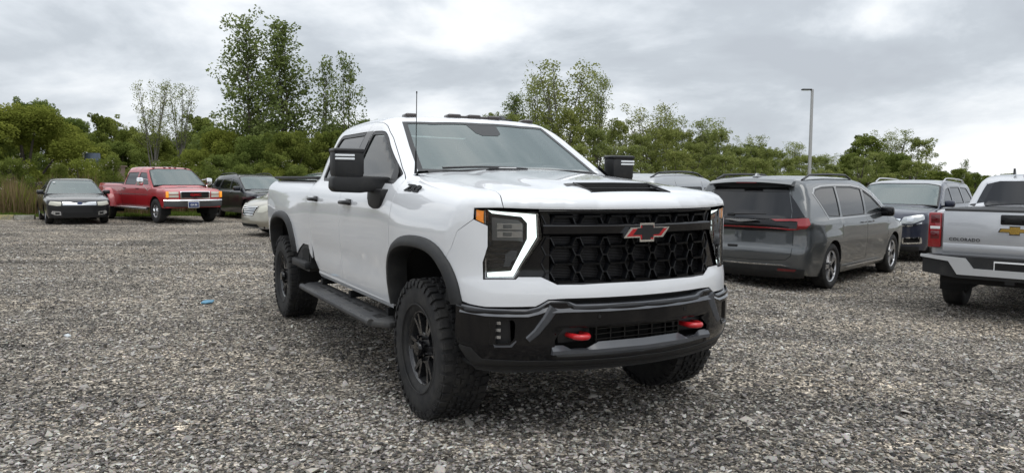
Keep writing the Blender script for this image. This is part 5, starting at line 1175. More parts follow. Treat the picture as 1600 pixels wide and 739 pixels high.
# ------------------------------------------------------------ the other vehicles
class Car:
    def __init__(s, root, paint_, W, top, roof, Wc, ws, rw, xf, xr, zb, bow=.12, rbow=.10, k=.10, kc=.09, fz=None, rz=None, crown=.05, kf=.09, bulge=.0, axles=()):
        s.root = root; s.paint = MAT[paint_]; s.W0 = pch(*zip(*W)); s.top = pch(*zip(*sorted(top))); s.roof = pch(*zip(*sorted(roof))) if roof else None; s.Wc = pch(*zip(*Wc)); s.ws, s.rw, s.xf, s.xr, s.zb = ws, rw, xf, xr, zb
        s.bow, s.rbow, s.k, s.kc, s.kf, s.crown = bow, rbow, k, kc, kf, crown; s.fz = pch(*zip(*fz)) if fz else (lambda z: 0*z); s.rz = pch(*zip(*rz)) if rz else (lambda z: 0*z); s.bulge, s.axles = bulge, axles
    def W(s, x, z):
        w = s.W0(z)
        for a in s.axles: w = w+s.bulge*np.exp(-((x-a)/.5)**4)*sstep(.2, .5, z)*(1-sstep(.75, .98, z))
        return w-.03*sstep(s.xf-.9, s.xf, x)-.03*sstep(s.xr+.8, s.xr, x)
    def XF(s, y, z): return s.xf-s.bow*y*y-.10*np.abs(y)**5+s.fz(z)
    def XR(s, y, z): return s.xr+s.rbow*y*y+.06*np.abs(y)**5+s.rz(z)
    def low(s, x, y, z):
        a = smax(np.abs(y)-s.W(x, z), z-(s.top(x)-s.crown*y*y), s.k); a = smax(a, (x-s.XF(y, z))*.93, s.kf); a = smax(a, (s.XR(y, z)-x)*.93, s.kf); return smax(a, s.zb-z, .05)
    def xws(s, z, y=0): x0, z0, x1, z1 = s.ws; return x0+(z-z0)*(x1-x0)/(z1-z0)-.16*y*y
    def xrw(s, z, y=0): x0, z0, x1, z1 = s.rw; return x0+(z-z0)*(x1-x0)/(z1-z0)+.12*y*y
    def cab(s, x, y, z):
        a = smax(np.abs(y)-s.Wc(z), z-(s.roof(x)-.05*y*y), s.kc)
        x0, z0, x1, z1 = s.ws; c = (z1-z0)/math.hypot(x1-x0, z1-z0); a = smax(a, (x-s.xws(z, y))*c, .05)
        x0, z0, x1, z1 = s.rw; c = (z1-z0)/math.hypot(x1-x0, z1-z0); a = smax(a, (s.xrw(z, y)-x)*c, .06); return smax(a, s.ws[1]-.10-z, .03)
    def F(s, x, y, z): return smin(s.low(x, y, z), s.cab(x, y, z), .03) if s.roof else s.low(x, y, z)
    def sn(s, P): return [tuple(p) for p in snap(s.F, P, 10)]
    def P(s, name, out_, d, m=None, **k):
        return panel(s.F, name, out_, d, MAT[m] if isinstance(m, str) else (m or s.paint), k.pop('parent', s.root), **k)
    def dn(s, pts):
        o = []; n = len(pts)
        for i in range(n):
            a, b = pts[i], pts[(i+1) % n]; k = max(1, int(math.ceil(math.dist(a, b)/.08)))
            o += [(a[0]+(b[0]-a[0])*j/k, a[1]+(b[1]-a[1])*j/k) for j in range(k)]
        return o
    def front(s, pts): return [(float(s.XF(y, z)), y, z) for y, z in s.dn(pts)]
    def rear(s, pts): return [(float(s.XR(y, z)), y, z) for y, z in s.dn(pts)]
    def shell(s, arches, windows, gm='glass_tint', cuts=(), names=None, h=.10, wagon=False, rear_z=None, hood_front=None, deck=None, roofmat=None, frame=.022, front_m=None, rear_m=None, glass_front='glass_windshield', chrome=False, wins_glass=None, rear_glass=True, fcut=None):
        sn = s.sn; xc, zc = s.ws[0], s.ws[1]; zft = float(s.top(s.xf-.15)); zt = rear_z or float(s.top(s.xr+.12)); yw = float(s.W0(.7))
        fc = sn([(float(s.XF(s.W(s.xf-.3, z)*.93, z)), -float(s.W(s.xf-.3, z))*.99, z) for z in np.linspace(s.zb+.03, zft-.03, 5)])
        hc = sn([(x, -float(s.W(x, s.top(x))), float(s.top(x))) for x in np.linspace(s.xf-.22, xc-.02, 7)])
        x1, z1 = s.ws[2], s.ws[3]; ac = sn([(float(s.xws(z, .6)), -float(s.Wc(z)), z) for z in np.linspace(zc+.04, z1-.03, 5)])
        xr1, zr1 = s.rw[2], s.rw[3]; rc = sn([(x, -float(s.Wc(s.roof(x))), float(s.roof(x))) for x in np.linspace(x1-.10, xr1+.10, 8)])
        zr0 = s.rw[1]; cc = sn([(float(s.xrw(z, .6)), -float(s.Wc(z)), z) for z in np.linspace(zr1-.03, zr0+.04, 6)])
        dk = [] if wagon else sn([(x, -float(s.W(x, s.top(x))), float(s.top(x))) for x in np.linspace(s.rw[0]-.03, s.xr+.20, 5)])
        rr = sn([(float(s.XR(s.W(s.xr+.3, z)*.93, z)), -float(s.W(s.xr+.3, z))*.99, z) for z in np.linspace(zt-.03, s.zb+.05, 5)])
        rb_ = [(float(s.XR(y, s.zb+.06)), y, s.zb+.06) for y in np.linspace(-.8, .8, 11)]
        yb = -1.0; bot = []
        for cx, cz, R in sorted(arches):
            a0 = math.asin(min(.99, (cz-s.zb)/R)); bot += [(cx-R*math.cos(a), yb, cz+R*math.sin(a)) for a in np.linspace(-a0, PI+a0, 17)]
        side = fc+hc+ac+rc+cc+dk+rr+bot
        holes = [rnd(sr(w), .05) for w in windows]
        s.P('body_side', side, 'R', holes=holes, h=h, hb=h*.6, mirror=True, cuts=[sr(c) for c in cuts] if cuts else (), names=names, gap=0, off=0)
        for i, w in enumerate(holes):
            inn = ring(w, frame, s.F); gmm = (wins_glass or {}).get(i, gm)
            s.P('window_frame', w, 'R', 'satin_black', holes=[inn], h=.08, off=-.004, gap=0, mirror=True, lip=0); s.P('window', inn, 'R', gmm, h=.12, off=-.010, gap=-.005, lip=0, mirror=True)
        M = lambda C: [(x, -y, z) for x, y, z in C]
        hf = sn([(float(s.XF(y, zft)), y, zft) for y in np.linspace(-.75, .75, 7)])
        cw = sn([(float(s.xws(zc+.02, y)), y, zc+.02) for y in (.6, .3, 0, -.3, -.6)])
        s.P('hood', [hc[0]]+hf+M(hc)[:]+cw+hc[::-1], 'T' if not hood_front else hood_front, h=h, hb=h*.6, gap=.003)
        t1 = sn([(float(s.xws(z1+.0, y))-.02, y, float(s.roof(x1-.05))-.01) for y in np.linspace(-.5, .5, 5)])
        wsl = ac[:-1]+[ac[-1]]+t1+M(ac)[::-1]+cw
        dws = Vector((s.ws[3]-s.ws[1], 0, s.ws[0]-s.ws[2])).normalized(); dws = (dws.x, 0, dws.z)
        s.P('windshield', wsl, dws, glass_front, h=.14, hb=.08, off=-.003, lip=0, gap=.01)
        s.P('windshield_border', wsl, dws, 'satin_black', holes=[ring(wsl, .045, s.F)], h=.1, hb=.06, off=-.001, lip=0, gap=.004)
        t2 = sn([(float(s.xrw(zr1, y))+.02, y, float(s.roof(xr1+.05))-.01) for y in np.linspace(.5, -.5, 5)])
        s.P('roof', [ac[-1]]+t1+[M(ac)[-1]]+M(rc)+[M(cc)[0]]+t2+[cc[0]]+rc[::-1], 'T', roofmat, h=h*1.3, hb=h*.7, gap=0)
        if not wagon:
            b2 = sn([(float(s.xrw(zr0+.02, y)), y, zr0+.02) for y in np.linspace(-.6, .6, 5)]); drw = (-(s.rw[3]-s.rw[1]), 0, abs(s.rw[2]-s.rw[0]))
            ro = [cc[0]]+cc[1:]+b2+M(cc)[::-1]+t2
            s.P('rear_pillar', ro, drw, h=.12, hb=.08, holes=[ring(ro, .09, s.F)], gap=0); s.P('rear_window', ring(ro, .09, s.F), drw, 'glass_tint', h=.15, lip=0, off=-.006, gap=-.004)
            dr = sn([(float(s.XR(y, zt)), y, zt) for y in np.linspace(.75, -.75, 7)])
            s.P('trunk_lid' if deck is None else deck[0], dk+[rr[0]]+dr[::-1]+[M(rr)[0]]+M(dk)[::-1]+b2[::-1], 'T', None if deck is None else deck[1], h=h, hb=h*.6, gap=.003)
            s.P('rear_panel', rr+rb_+M(rr)[::-1]+dr, 'B', rear_m, h=h, hb=h*.6, gap=0)
        else:
            s.wag = cc+rr+rb_+M(rr)[::-1]+M(cc)[::-1]+t2
            s.P('rear_panel', s.wag, (-1, 0, .15), rear_m, h=h, hb=h*.6, gap=0)
        fb = [(float(s.XF(y, s.zb+.04)), y, s.zb+.04) for y in np.linspace(.8, -.8, 11)]
        s.P('front_panel', fc+[hc[0]]+hf+[M(hc)[0]]+M(fc)[::-1]+fb, 'F', front_m, h=h, hb=h*.6, gap=0)
        # dark insides: wheel wells and underbody
        for cx, cz, R in arches:
            for sg in (-1, 1):
                m = MB(); pts = [(cx-R*1.03*math.cos(a), cz+R*1.03*math.sin(a)) for a in np.linspace(-.35, PI+.35, 15)]; vs = []
                for p in pts: vs += [(p[0], sg*(yw-.03), p[1]), (p[0], sg*(yw-.33), p[1])]
                m.add(vs, [(2*i, 2*i+1, 2*i+3, 2*i+2) for i in range(len(pts)-1)]); m.add([(p[0], sg*(yw-.32), p[1]) for p in pts], [tuple(range(len(pts)))]); m.build('wheel_well', MAT['liner_black'], s.root)
        m = MB(); m.box(((s.xf+s.xr)/2, 0, s.zb+.05), (s.xf-s.xr-.35, 2*yw-.5, .06)); m.box(((arches[0][0]+arches[1][0])/2, 0, (s.zb+zc)/2), (abs(arches[0][0]-arches[1][0])-.8, 1.2, zc-s.zb-.1)); m.build('underbody', MAT['liner_black'], s.root)
    def wheels(s, xs, R, w, rimR, tr, spokes, rm, cap=None, pair=0., steer=0, hub=.075, dish=.01, **k):
        for x in xs:
            for sg in (-1, 1): make_wheel(s.root, (x, sg*tr, R), R, w, rimR, spokes, MAT[rm], sg, cap=cap, pair=pair, hub=hub, dish=dish, steer=steer if x == xs[0] else 0, **k)
    def door_mirror(s, x, y, z, m, w=.2, hgt=.15):
        for sg in (-1, 1):
            b = MB(); b.box((x, sg*(y+w/2), z), (.12, w, hgt), bev=.04); o = b.build('door_mirror', MAT[m], s.root, 50); b = MB(); b.tube([(x+.04, sg*(y-.06), z-hgt*.42), (x, sg*(y+.06), z-hgt*.3)], .025, 8); link('mirror_stalk', b.mesh('mirror_stalk'), o, MAT['satin_black'])
    def handles(s, xs, z, m, y=None):
        for x in xs:
            for sg in (-1, 1):
                yy = (y or float(s.W(x, z)))+.018; b = MB(); b.tube([(x-.11, sg*(yy-.03), z), (x-.08, sg*yy, z), (x+.08, sg*yy, z), (x+.11, sg*(yy-.03), z)], .013, 6); b.build('door_handle', MAT[m], s.root)
    def rails(s, x0, x1, y, m='satin_black', up=.045):
        for sg in (-1, 1):
            b = MB(); xs = np.linspace(x0, x1, 9); b.tube([(x, sg*y, float(s.roof(x))-.05*y*y+(up if 0 < i < 8 else -.01)) for i, x in enumerate(xs)], .017, 8); b.build('roof_rail', MAT[m], s.root)
    def cabin(s, x0, x1, y=.38, z=.62, rows=(0,)):
        b = MB()
        for i, x in enumerate(rows):
            for sg in (-1, 1): b.box((x, sg*y, z), (.5, .5, .15), bev=.04); b.box((x-.25, sg*y, z+.32), (.13, .48, .6), rot=(0, -.2, 0), bev=.04); b.box((x-.34, sg*y, z+.70), (.08, .24, .15), bev=.03)
        b.build('seat', MAT['seat_grey'], s.root); b = MB(); b.box((x0, 0, z+.22), (.3, 1.3, .25), bev=.05); b.build('dashboard', MAT['interior'], s.root)
paint('grey_paint', (.06, .067, .072), .5, .06); paint('silver_paint', (.50, .51, .53), .55, .06, .35); paint('navy_paint', (.008, .013, .034), .3, .10, cior=1.45); paint('black_paint', (.003, .0035, .005), .1, .0, cior=1.35)
paint('red_paint', (.36, .008, .014), .0, .04, cior=1.5); paint('dark_paint', (.006, .009, .015), .2, .02, cior=1.4); paint('beige_paint', (.36, .34, .28), .6, .14); paint('light_grey_paint', (.36, .37, .38), .7, .12)
mat('haze_lens', (.55, .54, .46), .25, .1, .6); mat('clear_lens', (.42, .44, .45), .12, .4, .9); mat('silver_bar', (.52, .53, .54), .35, .4); mat('gold', (.62, .40, .10), .25, .9); mat('plate_blue', (.04, .06, .16), .4); mat('dull_chrome', (.55, .55, .55), .25, .95); mat('bumper_grey', (.05, .05, .052), .45)

# ---- grey minivan, seen from behind on the right
YW = math.radians(48)
van = empty('minivan', (6.30, 14.78, -.135), YW); tag(van, 'dark grey minivan with full width red tail lamp and silver wheels, beside the white pickup', 'minivan')
V = Car(van, 'grey_paint', [(.2, .93), (.4, .965), (.62, .985), (.72, .995), (.85, .99), (1.0, .985), (1.10, .955), (1.3, .90)], [(.96, .78), (.7, .93), (.3, 1.03), (0, 1.07), (-.6, 1.09), (-2, 1.11), (-3.4, 1.14), (-4.2, 1.16)], [(-.9, 1.62), (-1.3, 1.70), (-1.9, 1.745), (-2.6, 1.75), (-3.3, 1.735), (-3.8, 1.70), (-4.1, 1.66)], [(1.0, .97), (1.12, .945), (1.3, .90), (1.6, .80), (1.7, .76), (1.8, .72)], (.12, 1.08, -1.15, 1.68), (-4.135, 1.1, -3.88, 1.70), .98, -4.19, .20, bow=.24, rbow=.18, kc=.13, kf=.13, rz=[(.2, .10), (.35, -.0), (.62, -.03), (.70, 0), (1.05, .02), (1.2, .07)], bulge=.012, axles=(0, -3.09))
win = [[(-.50, 1.15), (-1.02, 1.44), (-1.38, 1.575), (-1.46, 1.11)], [(-1.53, 1.11), (-1.46, 1.59), (-1.9, 1.635), (-2.60, 1.64), (-2.64, 1.10)], [(-2.71, 1.10), (-2.67, 1.64), (-3.2, 1.625), (-3.50, 1.585), (-3.60, 1.50), (-3.22, 1.12)]]
V.shell([(0, .36, .40), (-3.09, .36, .40)], win, cuts=[[(-.42, .3), (-.40, .7), (-.36, 1.0), (-.42, 1.20)], [(-1.50, .1), (-1.50, 1.0), (-1.42, 1.62)], [(-2.72, .78), (-2.66, 1.0), (-2.66, 1.06)]], names=['front_fender', 'front_door', 'rear_quarter'], h=.09, wagon=True, wins_glass={0: 'glass_clear'})
V.wheels((0, -3.09), .352, .235, .245, .865, 5, 'silver_metal', pair=.16, hub=.07)
V.door_mirror(-.62, .93, 1.14, 'gloss_black', .22, .17); V.handles((-1.32, -1.72), .99, 'grey_paint'); V.rails(-1.6, -3.7, .70); V.cabin(-.2, 0, rows=(-1.15, -2.1, -3.0), z=.7)
for o in (V.P('window_bright_trim', ring([(-.42, -.95, 1.13)]+sr([(-1.02, 1.475), (-1.45, 1.62), (-1.9, 1.665), (-2.7, 1.672), (-3.25, 1.655), (-3.54, 1.61), (-3.66, 1.51), (-3.24, 1.075), (-1.5, 1.075)]), 0, V.F), 'R', 'dull_chrome', holes=[ring([(-.42, -.95, 1.13)]+sr([(-1.02, 1.475), (-1.45, 1.62), (-1.9, 1.665), (-2.7, 1.672), (-3.25, 1.655), (-3.54, 1.61), (-3.66, 1.51), (-3.24, 1.075), (-1.5, 1.075)]), .017, V.F)], h=.06, off=.004, mirror=True, gap=0),): pass
bd = (-1, 0, .15)
RW = V.rear

mat('dark_glass', (.008, .009, .012), .04, 0, 0, ior=1.5)
V.P('rear_window', rnd(RW([(-.70, 1.10), (-.70, 1.20), (-.62, 1.56), (.62, 1.56), (.70, 1.20), (.70, 1.10)]), .04), bd, 'dark_glass', h=.08, off=.006)
V.P('rear_side_glass', RW([(-.71, 1.10), (-.70, 1.22), (-.635, 1.52), (-.74, 1.36), (-.87, 1.12)]), (-.8, -.6, .1), 'dark_glass', h=.05, off=.006, mirror=True)
m_ = MB(); m_.sweep([(float(V.xrw(1.64, y))-.10+.05*y*y, y, 1.672-.09*y*y) for y in np.linspace(-.66, .66, 13)], lambda i, p: [(p[0]-.06, p[1], p[2]-.045), (p[0]-.075, p[1], p[2]-.03), (p[0], p[1], p[2]+.018), (p[0]+.22, p[1], p[2]+.03), (p[0]+.22, p[1], p[2]-.03), (p[0], p[1], p[2]-.05)], closed_prof=True, caps=True); sp_ = m_.build('spoiler', MAT['grey_paint'], van, 50)
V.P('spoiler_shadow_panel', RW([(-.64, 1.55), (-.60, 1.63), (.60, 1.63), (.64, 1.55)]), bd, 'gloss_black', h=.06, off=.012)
m_ = MB(); m_.box((float(V.xrw(1.63))-.17, 0, 1.632), (.03, .32, .018)); m_.build('brake_light', MAT['tail_red_dark'], sp_)
V.P('lamp_backing', RW([(-.885, .955), (-.90, 1.02), (-.88, 1.11), (.88, 1.11), (.90, 1.02), (.885, .955), (.6, .915), (-.6, .915)]), bd, 'gloss_black', h=.06, off=.008)
V.P('tail_lamp', RW([(-.70, .935), (-.45, .958), (0, .965), (.45, .958), (.70, .935), (.70, .985), (.45, .985), (0, .985), (-.45, .985), (-.70, .985)]), bd, 'tail_red', h=.04, off=.018)
for s_ in (-1, 1):
    dd2 = (-.8, s_*.6, 0)
    V.P('tail_lamp', RW([(s_*.42, 1.088), (s_*.50, 1.055), (s_*.72, 1.055), (s_*.80, 1.045), (s_*.78, 1.005), (s_*.72, .99), (s_*.68, .985), (s_*.66, .935), (s_*.80, .94), (s_*.89, .985), (s_*.905, 1.04), (s_*.895, 1.095)]), dd2, 'tail_red', h=.03, off=.022, lip=.02)
m_ = MB(); wing = [(0, .018), (.06, .022), (.22, .018), (.26, .010), (.10, -.012), (.03, -.022), (-.03, -.022), (-.10, -.012), (-.26, .010), (-.22, .018), (-.06, .022)]
xr_ = float(V.XR(0, 1.04)); m_.prism([(y, 1.065+z) for y, z in wing], 'X', xr_-.085, xr_-.02); m_.build('winged_badge', MAT['dull_chrome'], van, 0)
m_ = MB(); m_.tube([(xr_-.07, .18, 1.155), (xr_-.055, -.10, 1.165), (xr_-.03, -.38, 1.17)], [.014, .011, .007], 6); m_.box((xr_-.06, .16, 1.145), (.05, .12, .05), bev=.015); m_.build('rear_wiper', MAT['satin_black'], van)
V.P('bumper_valance', RW([(-.88, .22), (-.92, .36), (-.60, .40), (.60, .40), (.92, .36), (.88, .22)]), bd, 'matte_black', h=.07, off=.006)
V.P('bright_strip', RW([(-.72, .395), (-.6, .432), (.6, .432), (.72, .395), (.6, .415), (-.6, .415)]), bd, 'chrome', h=.05, off=.014)
for s_ in (-1, 1): V.P('rear_reflector', RW([(s_*.55, .335), (s_*.55, .375), (s_*.80, .365), (s_*.78, .33)]), bd, 'tail_red_dark', h=.05, off=.014)
V.P('tailgate_recess', rnd(RW([(-.52, .70), (-.46, .85), (.46, .85), (.52, .70)]), .03), bd, 'grey_paint', h=.05, off=-.012, lip=-.014) if False else None
for pts in ([(-.80, .48), (-.84, .90), (-.838, .90), (-.795, .474)],): pass
m_ = MB(); 
for sg in (-1, 1): m_.tube(snap(V.F, densify(np.array([(float(V.XR(y, z)), y, z) for y, z in [(sg*.655, 1.57), (sg*.71, 1.20), (sg*.735, 1.0), (sg*.745, .75), (sg*.73, .56), (sg*.66, .50), (sg*.3, .485), (0, .483)]]), .05, False), 4), .004, 4)
m_.build('tailgate_gap', MAT['liner_black'], van)
m_ = MB(); m_.box((float(V.XR(.14, .67))-.004, .14, .675), (.02, .16, .035), bev=.008); m_.build('release_handle', MAT['satin_black'], van)
m_ = MB(); zr_ = float(V.roof(-3.55)); m_.prism([(-3.45, zr_-.01), (-3.56, zr_+.055), (-3.60, zr_+.055), (-3.66, zr_-.01)], 'Y', .045, .075); m_.box((-3.56, .06, zr_+.005), (.2, .09, .02), bev=.008); m_.build('roof_fin_antenna', MAT['light_grey_paint'], van, 0)
m_ = MB(); m_.box((-1.55, -.985, .30), (1.9, .012, .018)); m_.box((-1.55, .985, .30), (1.9, .012, .018)); m_.build('sill_strip', MAT['dull_chrome'], van)

# ---- silver pickup at the right edge, seen from behind
sil = empty('pickup_truck', (0, 0, 0), YW); hx, hy = math.cos(YW), math.sin(YW)
sil.location = (8.86, 12.30, -.135)        # origin = front axle; tailgate 4.35 m behind it
tag(sil, 'silver pickup seen from behind at the right edge, gold badge on its tailgate', 'pickup truck')
C_ = Car(sil, 'silver_paint', [(.45, .90), (.6, .925), (.8, .94), (1.05, .94), (1.2, .925), (1.32, .90)], [(.85, 1.0), (.5, 1.13), (0, 1.18), (-.5, 1.2), (-1.5, 1.19), (-2.4, 1.19), (-2.75, 1.33), (-4.4, 1.345)], [(-.9, 1.62), (-1.3, 1.74), (-1.7, 1.785), (-2.1, 1.785), (-2.5, 1.745), (-2.7, 1.69)], [(1.1, .90), (1.25, .87), (1.5, .80), (1.7, .72), (1.8, .66)], (-.25, 1.2, -1.15, 1.70), (-2.78, 1.3, -2.52, 1.74), .95, -4.33, .52, bow=.2, rbow=.015, k=.06, kf=.05, rz=[(.5, 0), (1.0, 0), (1.1, .0), (1.35, .03)], crown=.02, bulge=.02, axles=(0, -3.26))
C_.shell([(0, .42, .47), (-3.26, .42, .49)], [[(-.78, 1.26), (-1.22, 1.60), (-1.50, 1.64), (-1.55, 1.24)], [(-1.63, 1.24), (-1.58, 1.64), (-2.1, 1.65), (-2.38, 1.60), (-2.50, 1.26)]], cuts=[[(-.52, .3), (-.50, 1.1), (-.62, 1.3)], [(-1.60, .3), (-1.56, 1.72)], [(-2.72, .3), (-2.72, 1.5)]], names=['front_fender', 'front_door', 'rear_door', 'bed_side'], h=.10, deck=('bed_cover', 'matte_black'))
C_.wheels((0, -3.26), .385, .255, .23, .80, 6, 'silver_metal', hub=.08)
RC = C_.rear
C_.P('rear_glass', rnd([(-2.76, -.66, 1.38), (-2.58, -.56, 1.69), (-2.58, .56, 1.69), (-2.76, .66, 1.38)], .06), (-.96, 0, .28), 'dark_glass', h=.1, off=.02, lip=.02)
for s_ in (-1, 1):
    m_ = MB(); m_.box((-4.315, s_*.855, 1.06), (.10, .15, .44), bev=.02); tl_ = m_.build('tail_lamp', MAT['tail_red'], sil)
    m_ = MB(); m_.box((-4.36, s_*.85, 1.09), (.02, .11, .035), bev=.004); m_.build('reverse_lens', MAT['white_plastic'], tl_)
    for dz in (.10, -.08):
        m_ = MB(); m_.box((-4.361, s_*.85, 1.09+dz*1.1), (.018, .10, .10), bev=.006); m_.build('lamp_segment', MAT['tail_red_dark'], tl_)
m_ = MB(); m_.box((-4.345, 0, 1.00), (.05, 1.52, .62), bev=.012); tg = m_.build('tailgate', MAT['silver_paint'], sil)
m_ = MB(); m_.box((-4.34, 0, 1.318), (.07, 1.50, .035), bev=.01); m_.build('tailgate_cap', MAT['bumper_grey'], tg)
m_ = MB(); m_.box((-4.371, 0, .85), (.012, 1.50, .11), bev=.004); m_.build('tailgate_crease', MAT['silver_paint'], tg)
m_ = MB(); m_.box((-4.376, 0, 1.215), (.03, .30, .12), bev=.015); th = m_.build('tailgate_handle', MAT['gloss_black'], tg); m_ = MB(); m_.box((-4.390, .02, 1.205), (.012, .17, .045), bev=.004); m_.build('handle_grip', MAT['liner_black'], th); m_ = MB(); m_.tube([(-4.385, -.11, 1.21), (-4.396, -.11, 1.21)], .009, 10); m_.build('keyhole', MAT['dull_chrome'], th)
def bt2(w, h): a, q = w*.16, h*.22; k = w*.07; return [(-w/2, -q), (-w/2+k, q), (-a, q), (-a, h/2), (a, h/2), (a, q), (w/2, q), (w/2-k, -q), (a, -q), (a, -h/2), (-a, -h/2), (-a, -q)]
m_ = MB(); m_.prism([(-y, 1.09+z) for y, z in bt2(.34, .105)], 'X', -4.385, -4.370); tb_ = m_.build('badge', MAT['chrome'], tg, 0); m_ = MB(); m_.prism([(-y, 1.09+z) for y, z in bt2(.312, .085)], 'X', -4.389, -4.380); m_.build('badge_inlay', MAT['gold'], tb_, 0)
me = text_mesh('COLORADO', .054, .004, 0, .0012, 1.15); place_text('tailgate_lettering', me, MAT['bumper_grey'], tg, (-4.374, .52, .955), (0, -1, 0), (0, 0, 1))
m_ = MB(); m_.prism([(.93, .76), (.93, .55), (.55, .50), (-.55, .50), (-.93, .55), (-.93, .76), (-.5, .765), (.5, .765)], 'X', -4.55, -4.30); rb = m_.build('rear_bumper', MAT['matte_black'], sil, 0)
m_ = MB(); m_.prism([(.95, .768), (.95, .738), (.64, .700), (.54, .545), (-.54, .545), (-.64, .700), (-.95, .738), (-.95, .768), (-.46, .745), (-.37, .625), (.37, .625), (.46, .745)][::-1], 'X', -4.585, -4.545); m_.build('bumper_bar', MAT['silver_bar'], rb, 0)
m_ = MB(); m_.box((-4.556, 0, .665), (.012, .33, .125), bev=.004); pf = m_.build('plate_frame', MAT['white_plastic'], rb); m_ = MB(); m_.box((-4.562, 0, .663), (.01, .305, .095)); m_.build('plate_recess', MAT['liner_black'], pf)
m_ = MB(); m_.box((-4.45, 0, .50), (.16, .10, .08)); m_.build('tow_hitch', MAT['satin_black'], sil); m_ = MB(); m_.box((-4.2, 0, .52), (.4, 1.5, .2)); m_.build('rear_underbody', MAT['liner_black'], sil)
m_ = MB(); zz_ = 1.78; m_.box((-2.56, 0, zz_-.03), (.06, .42, .06), bev=.012); m_.build('brake_light', MAT['tail_red'], sil); m_ = MB(); m_.prism([(-2.35, zz_-.01), (-2.42, zz_+.075), (-2.46, zz_+.075), (-2.48, zz_-.01)], 'Y', .33, .35); m_.build('roof_fin_antenna', MAT['satin_black'], sil, 0)

# ---- dark blue crossover facing the camera behind the minivan
blu = empty('crossover_car', (7.62+hx*.95, 16.2+hy*.95, -.135), YW+PI); tag(blu, 'dark blue crossover with silver roof rails, facing forward between grey minivan and silver pickup', 'car')
B_ = Car(blu, 'navy_paint', [(.2, .93), (.5, .985), (.8, .995), (1.0, .98), (1.15, .94)], [(.93, .93), (.7, 1.05), (.2, 1.12), (-.3, 1.15), (-2, 1.17), (-4.1, 1.2)], [(-1.0, 1.60), (-1.4, 1.69), (-2, 1.72), (-3, 1.70), (-3.8, 1.64)], [(1.0, .96), (1.15, .93), (1.5, .83), (1.7, .76)], (-.25, 1.14, -1.15, 1.65), (-4.05, 1.15, -3.75, 1.65), .95, -4.05, .22, bow=.22, kf=.12, fz=[(.2, -.04), (.5, 0), (.8, 0), (1.0, -.04)], bulge=.012, axles=(0, -3.02))
B_.shell([(0, .37, .42), (-3.02, .37, .42)], [[(-.80, 1.21), (-1.30, 1.55), (-1.62, 1.60), (-1.66, 1.18)], [(-1.74, 1.18), (-1.70, 1.61), (-2.6, 1.61), (-2.72, 1.18)], [(-2.80, 1.18), (-2.70, 1.60), (-3.3, 1.58), (-3.6, 1.3), (-3.55, 1.2)]], cuts=[[(-.62, .1), (-.58, 1.1), (-.66, 1.25)], [(-1.70, .1), (-1.66, 1.66)], [(-2.9, .7), (-2.76, 1.0), (-2.75, 1.66)]], names=['front_fender', 'front_door', 'rear_door', 'rear_quarter'], wagon=True, roofmat=MAT['light_grey_paint'])
B_.wheels((0, -3.02), .37, .25, .25, .86, 6, 'silver_metal'); B_.door_mirror(-.72, .96, 1.2, 'navy_paint'); B_.rails(-1.5, -3.6, .72, 'silver_metal', .06); B_.cabin(-.5, 0, rows=(-1.4,), z=.75)
for s_ in (-1, 1):
    hl_ = B_.P('headlight', rnd(B_.front([(s_*.50, .80), (s_*.56, .95), (s_*.78, 1.0), (s_*.91, 1.02), (s_*.93, .90), (s_*.72, .80)]), .03), (.8, s_*.6, 0), 'clear_lens', h=.05, off=.008)
    B_.P('headlight_lens', B_.front([(s_*.62, .85), (s_*.62, .93), (s_*.74, .94), (s_*.74, .85)]), (.8, s_*.6, 0), 'lens_silver', h=.05, off=.014, parent=hl_)
    B_.P('fog_surround', rnd(B_.front([(s_*.55, .38), (s_*.55, .52), (s_*.88, .54), (s_*.90, .40)]), .03), (.8, s_*.6, 0), 'chrome', h=.05, off=.01, holes=[rnd(B_.front([(s_*.58, .41), (s_*.58, .495), (s_*.84, .51), (s_*.86, .43)]), .02)])
    B_.P('fog_recess', B_.front([(s_*.58, .41), (s_*.58, .495), (s_*.84, .51), (s_*.86, .43)]), (.8, s_*.6, 0), 'gloss_black', h=.05, off=.006)
    B_.P('bright_strip', B_.front([(s_*.40, .74), (s_*.40, .77), (s_*.70, .78), (s_*.88, .84), (s_*.88, .81), (s_*.70, .745)]), (.8, s_*.6, 0), 'chrome', h=.05, off=.012)
B_.P('grille', rnd(B_.front([(-.42, .60), (-.48, .88), (.48, .88), (.42, .60)]), .04), 'F', 'gloss_black', h=.07, off=.012); B_.P('grille_bright_frame', rnd(B_.front([(-.45, .57), (-.52, .91), (.52, .91), (.45, .57)]), .04), 'F', 'chrome', holes=[rnd(B_.front([(-.42, .60), (-.48, .88), (.48, .88), (.42, .60)]), .04)], h=.05, off=.015)
B_.P('lower_valance', B_.front([(-.85, .23), (-.85, .34), (.85, .34), (.85, .23)]), 'F', 'matte_black', h=.08, off=.006)

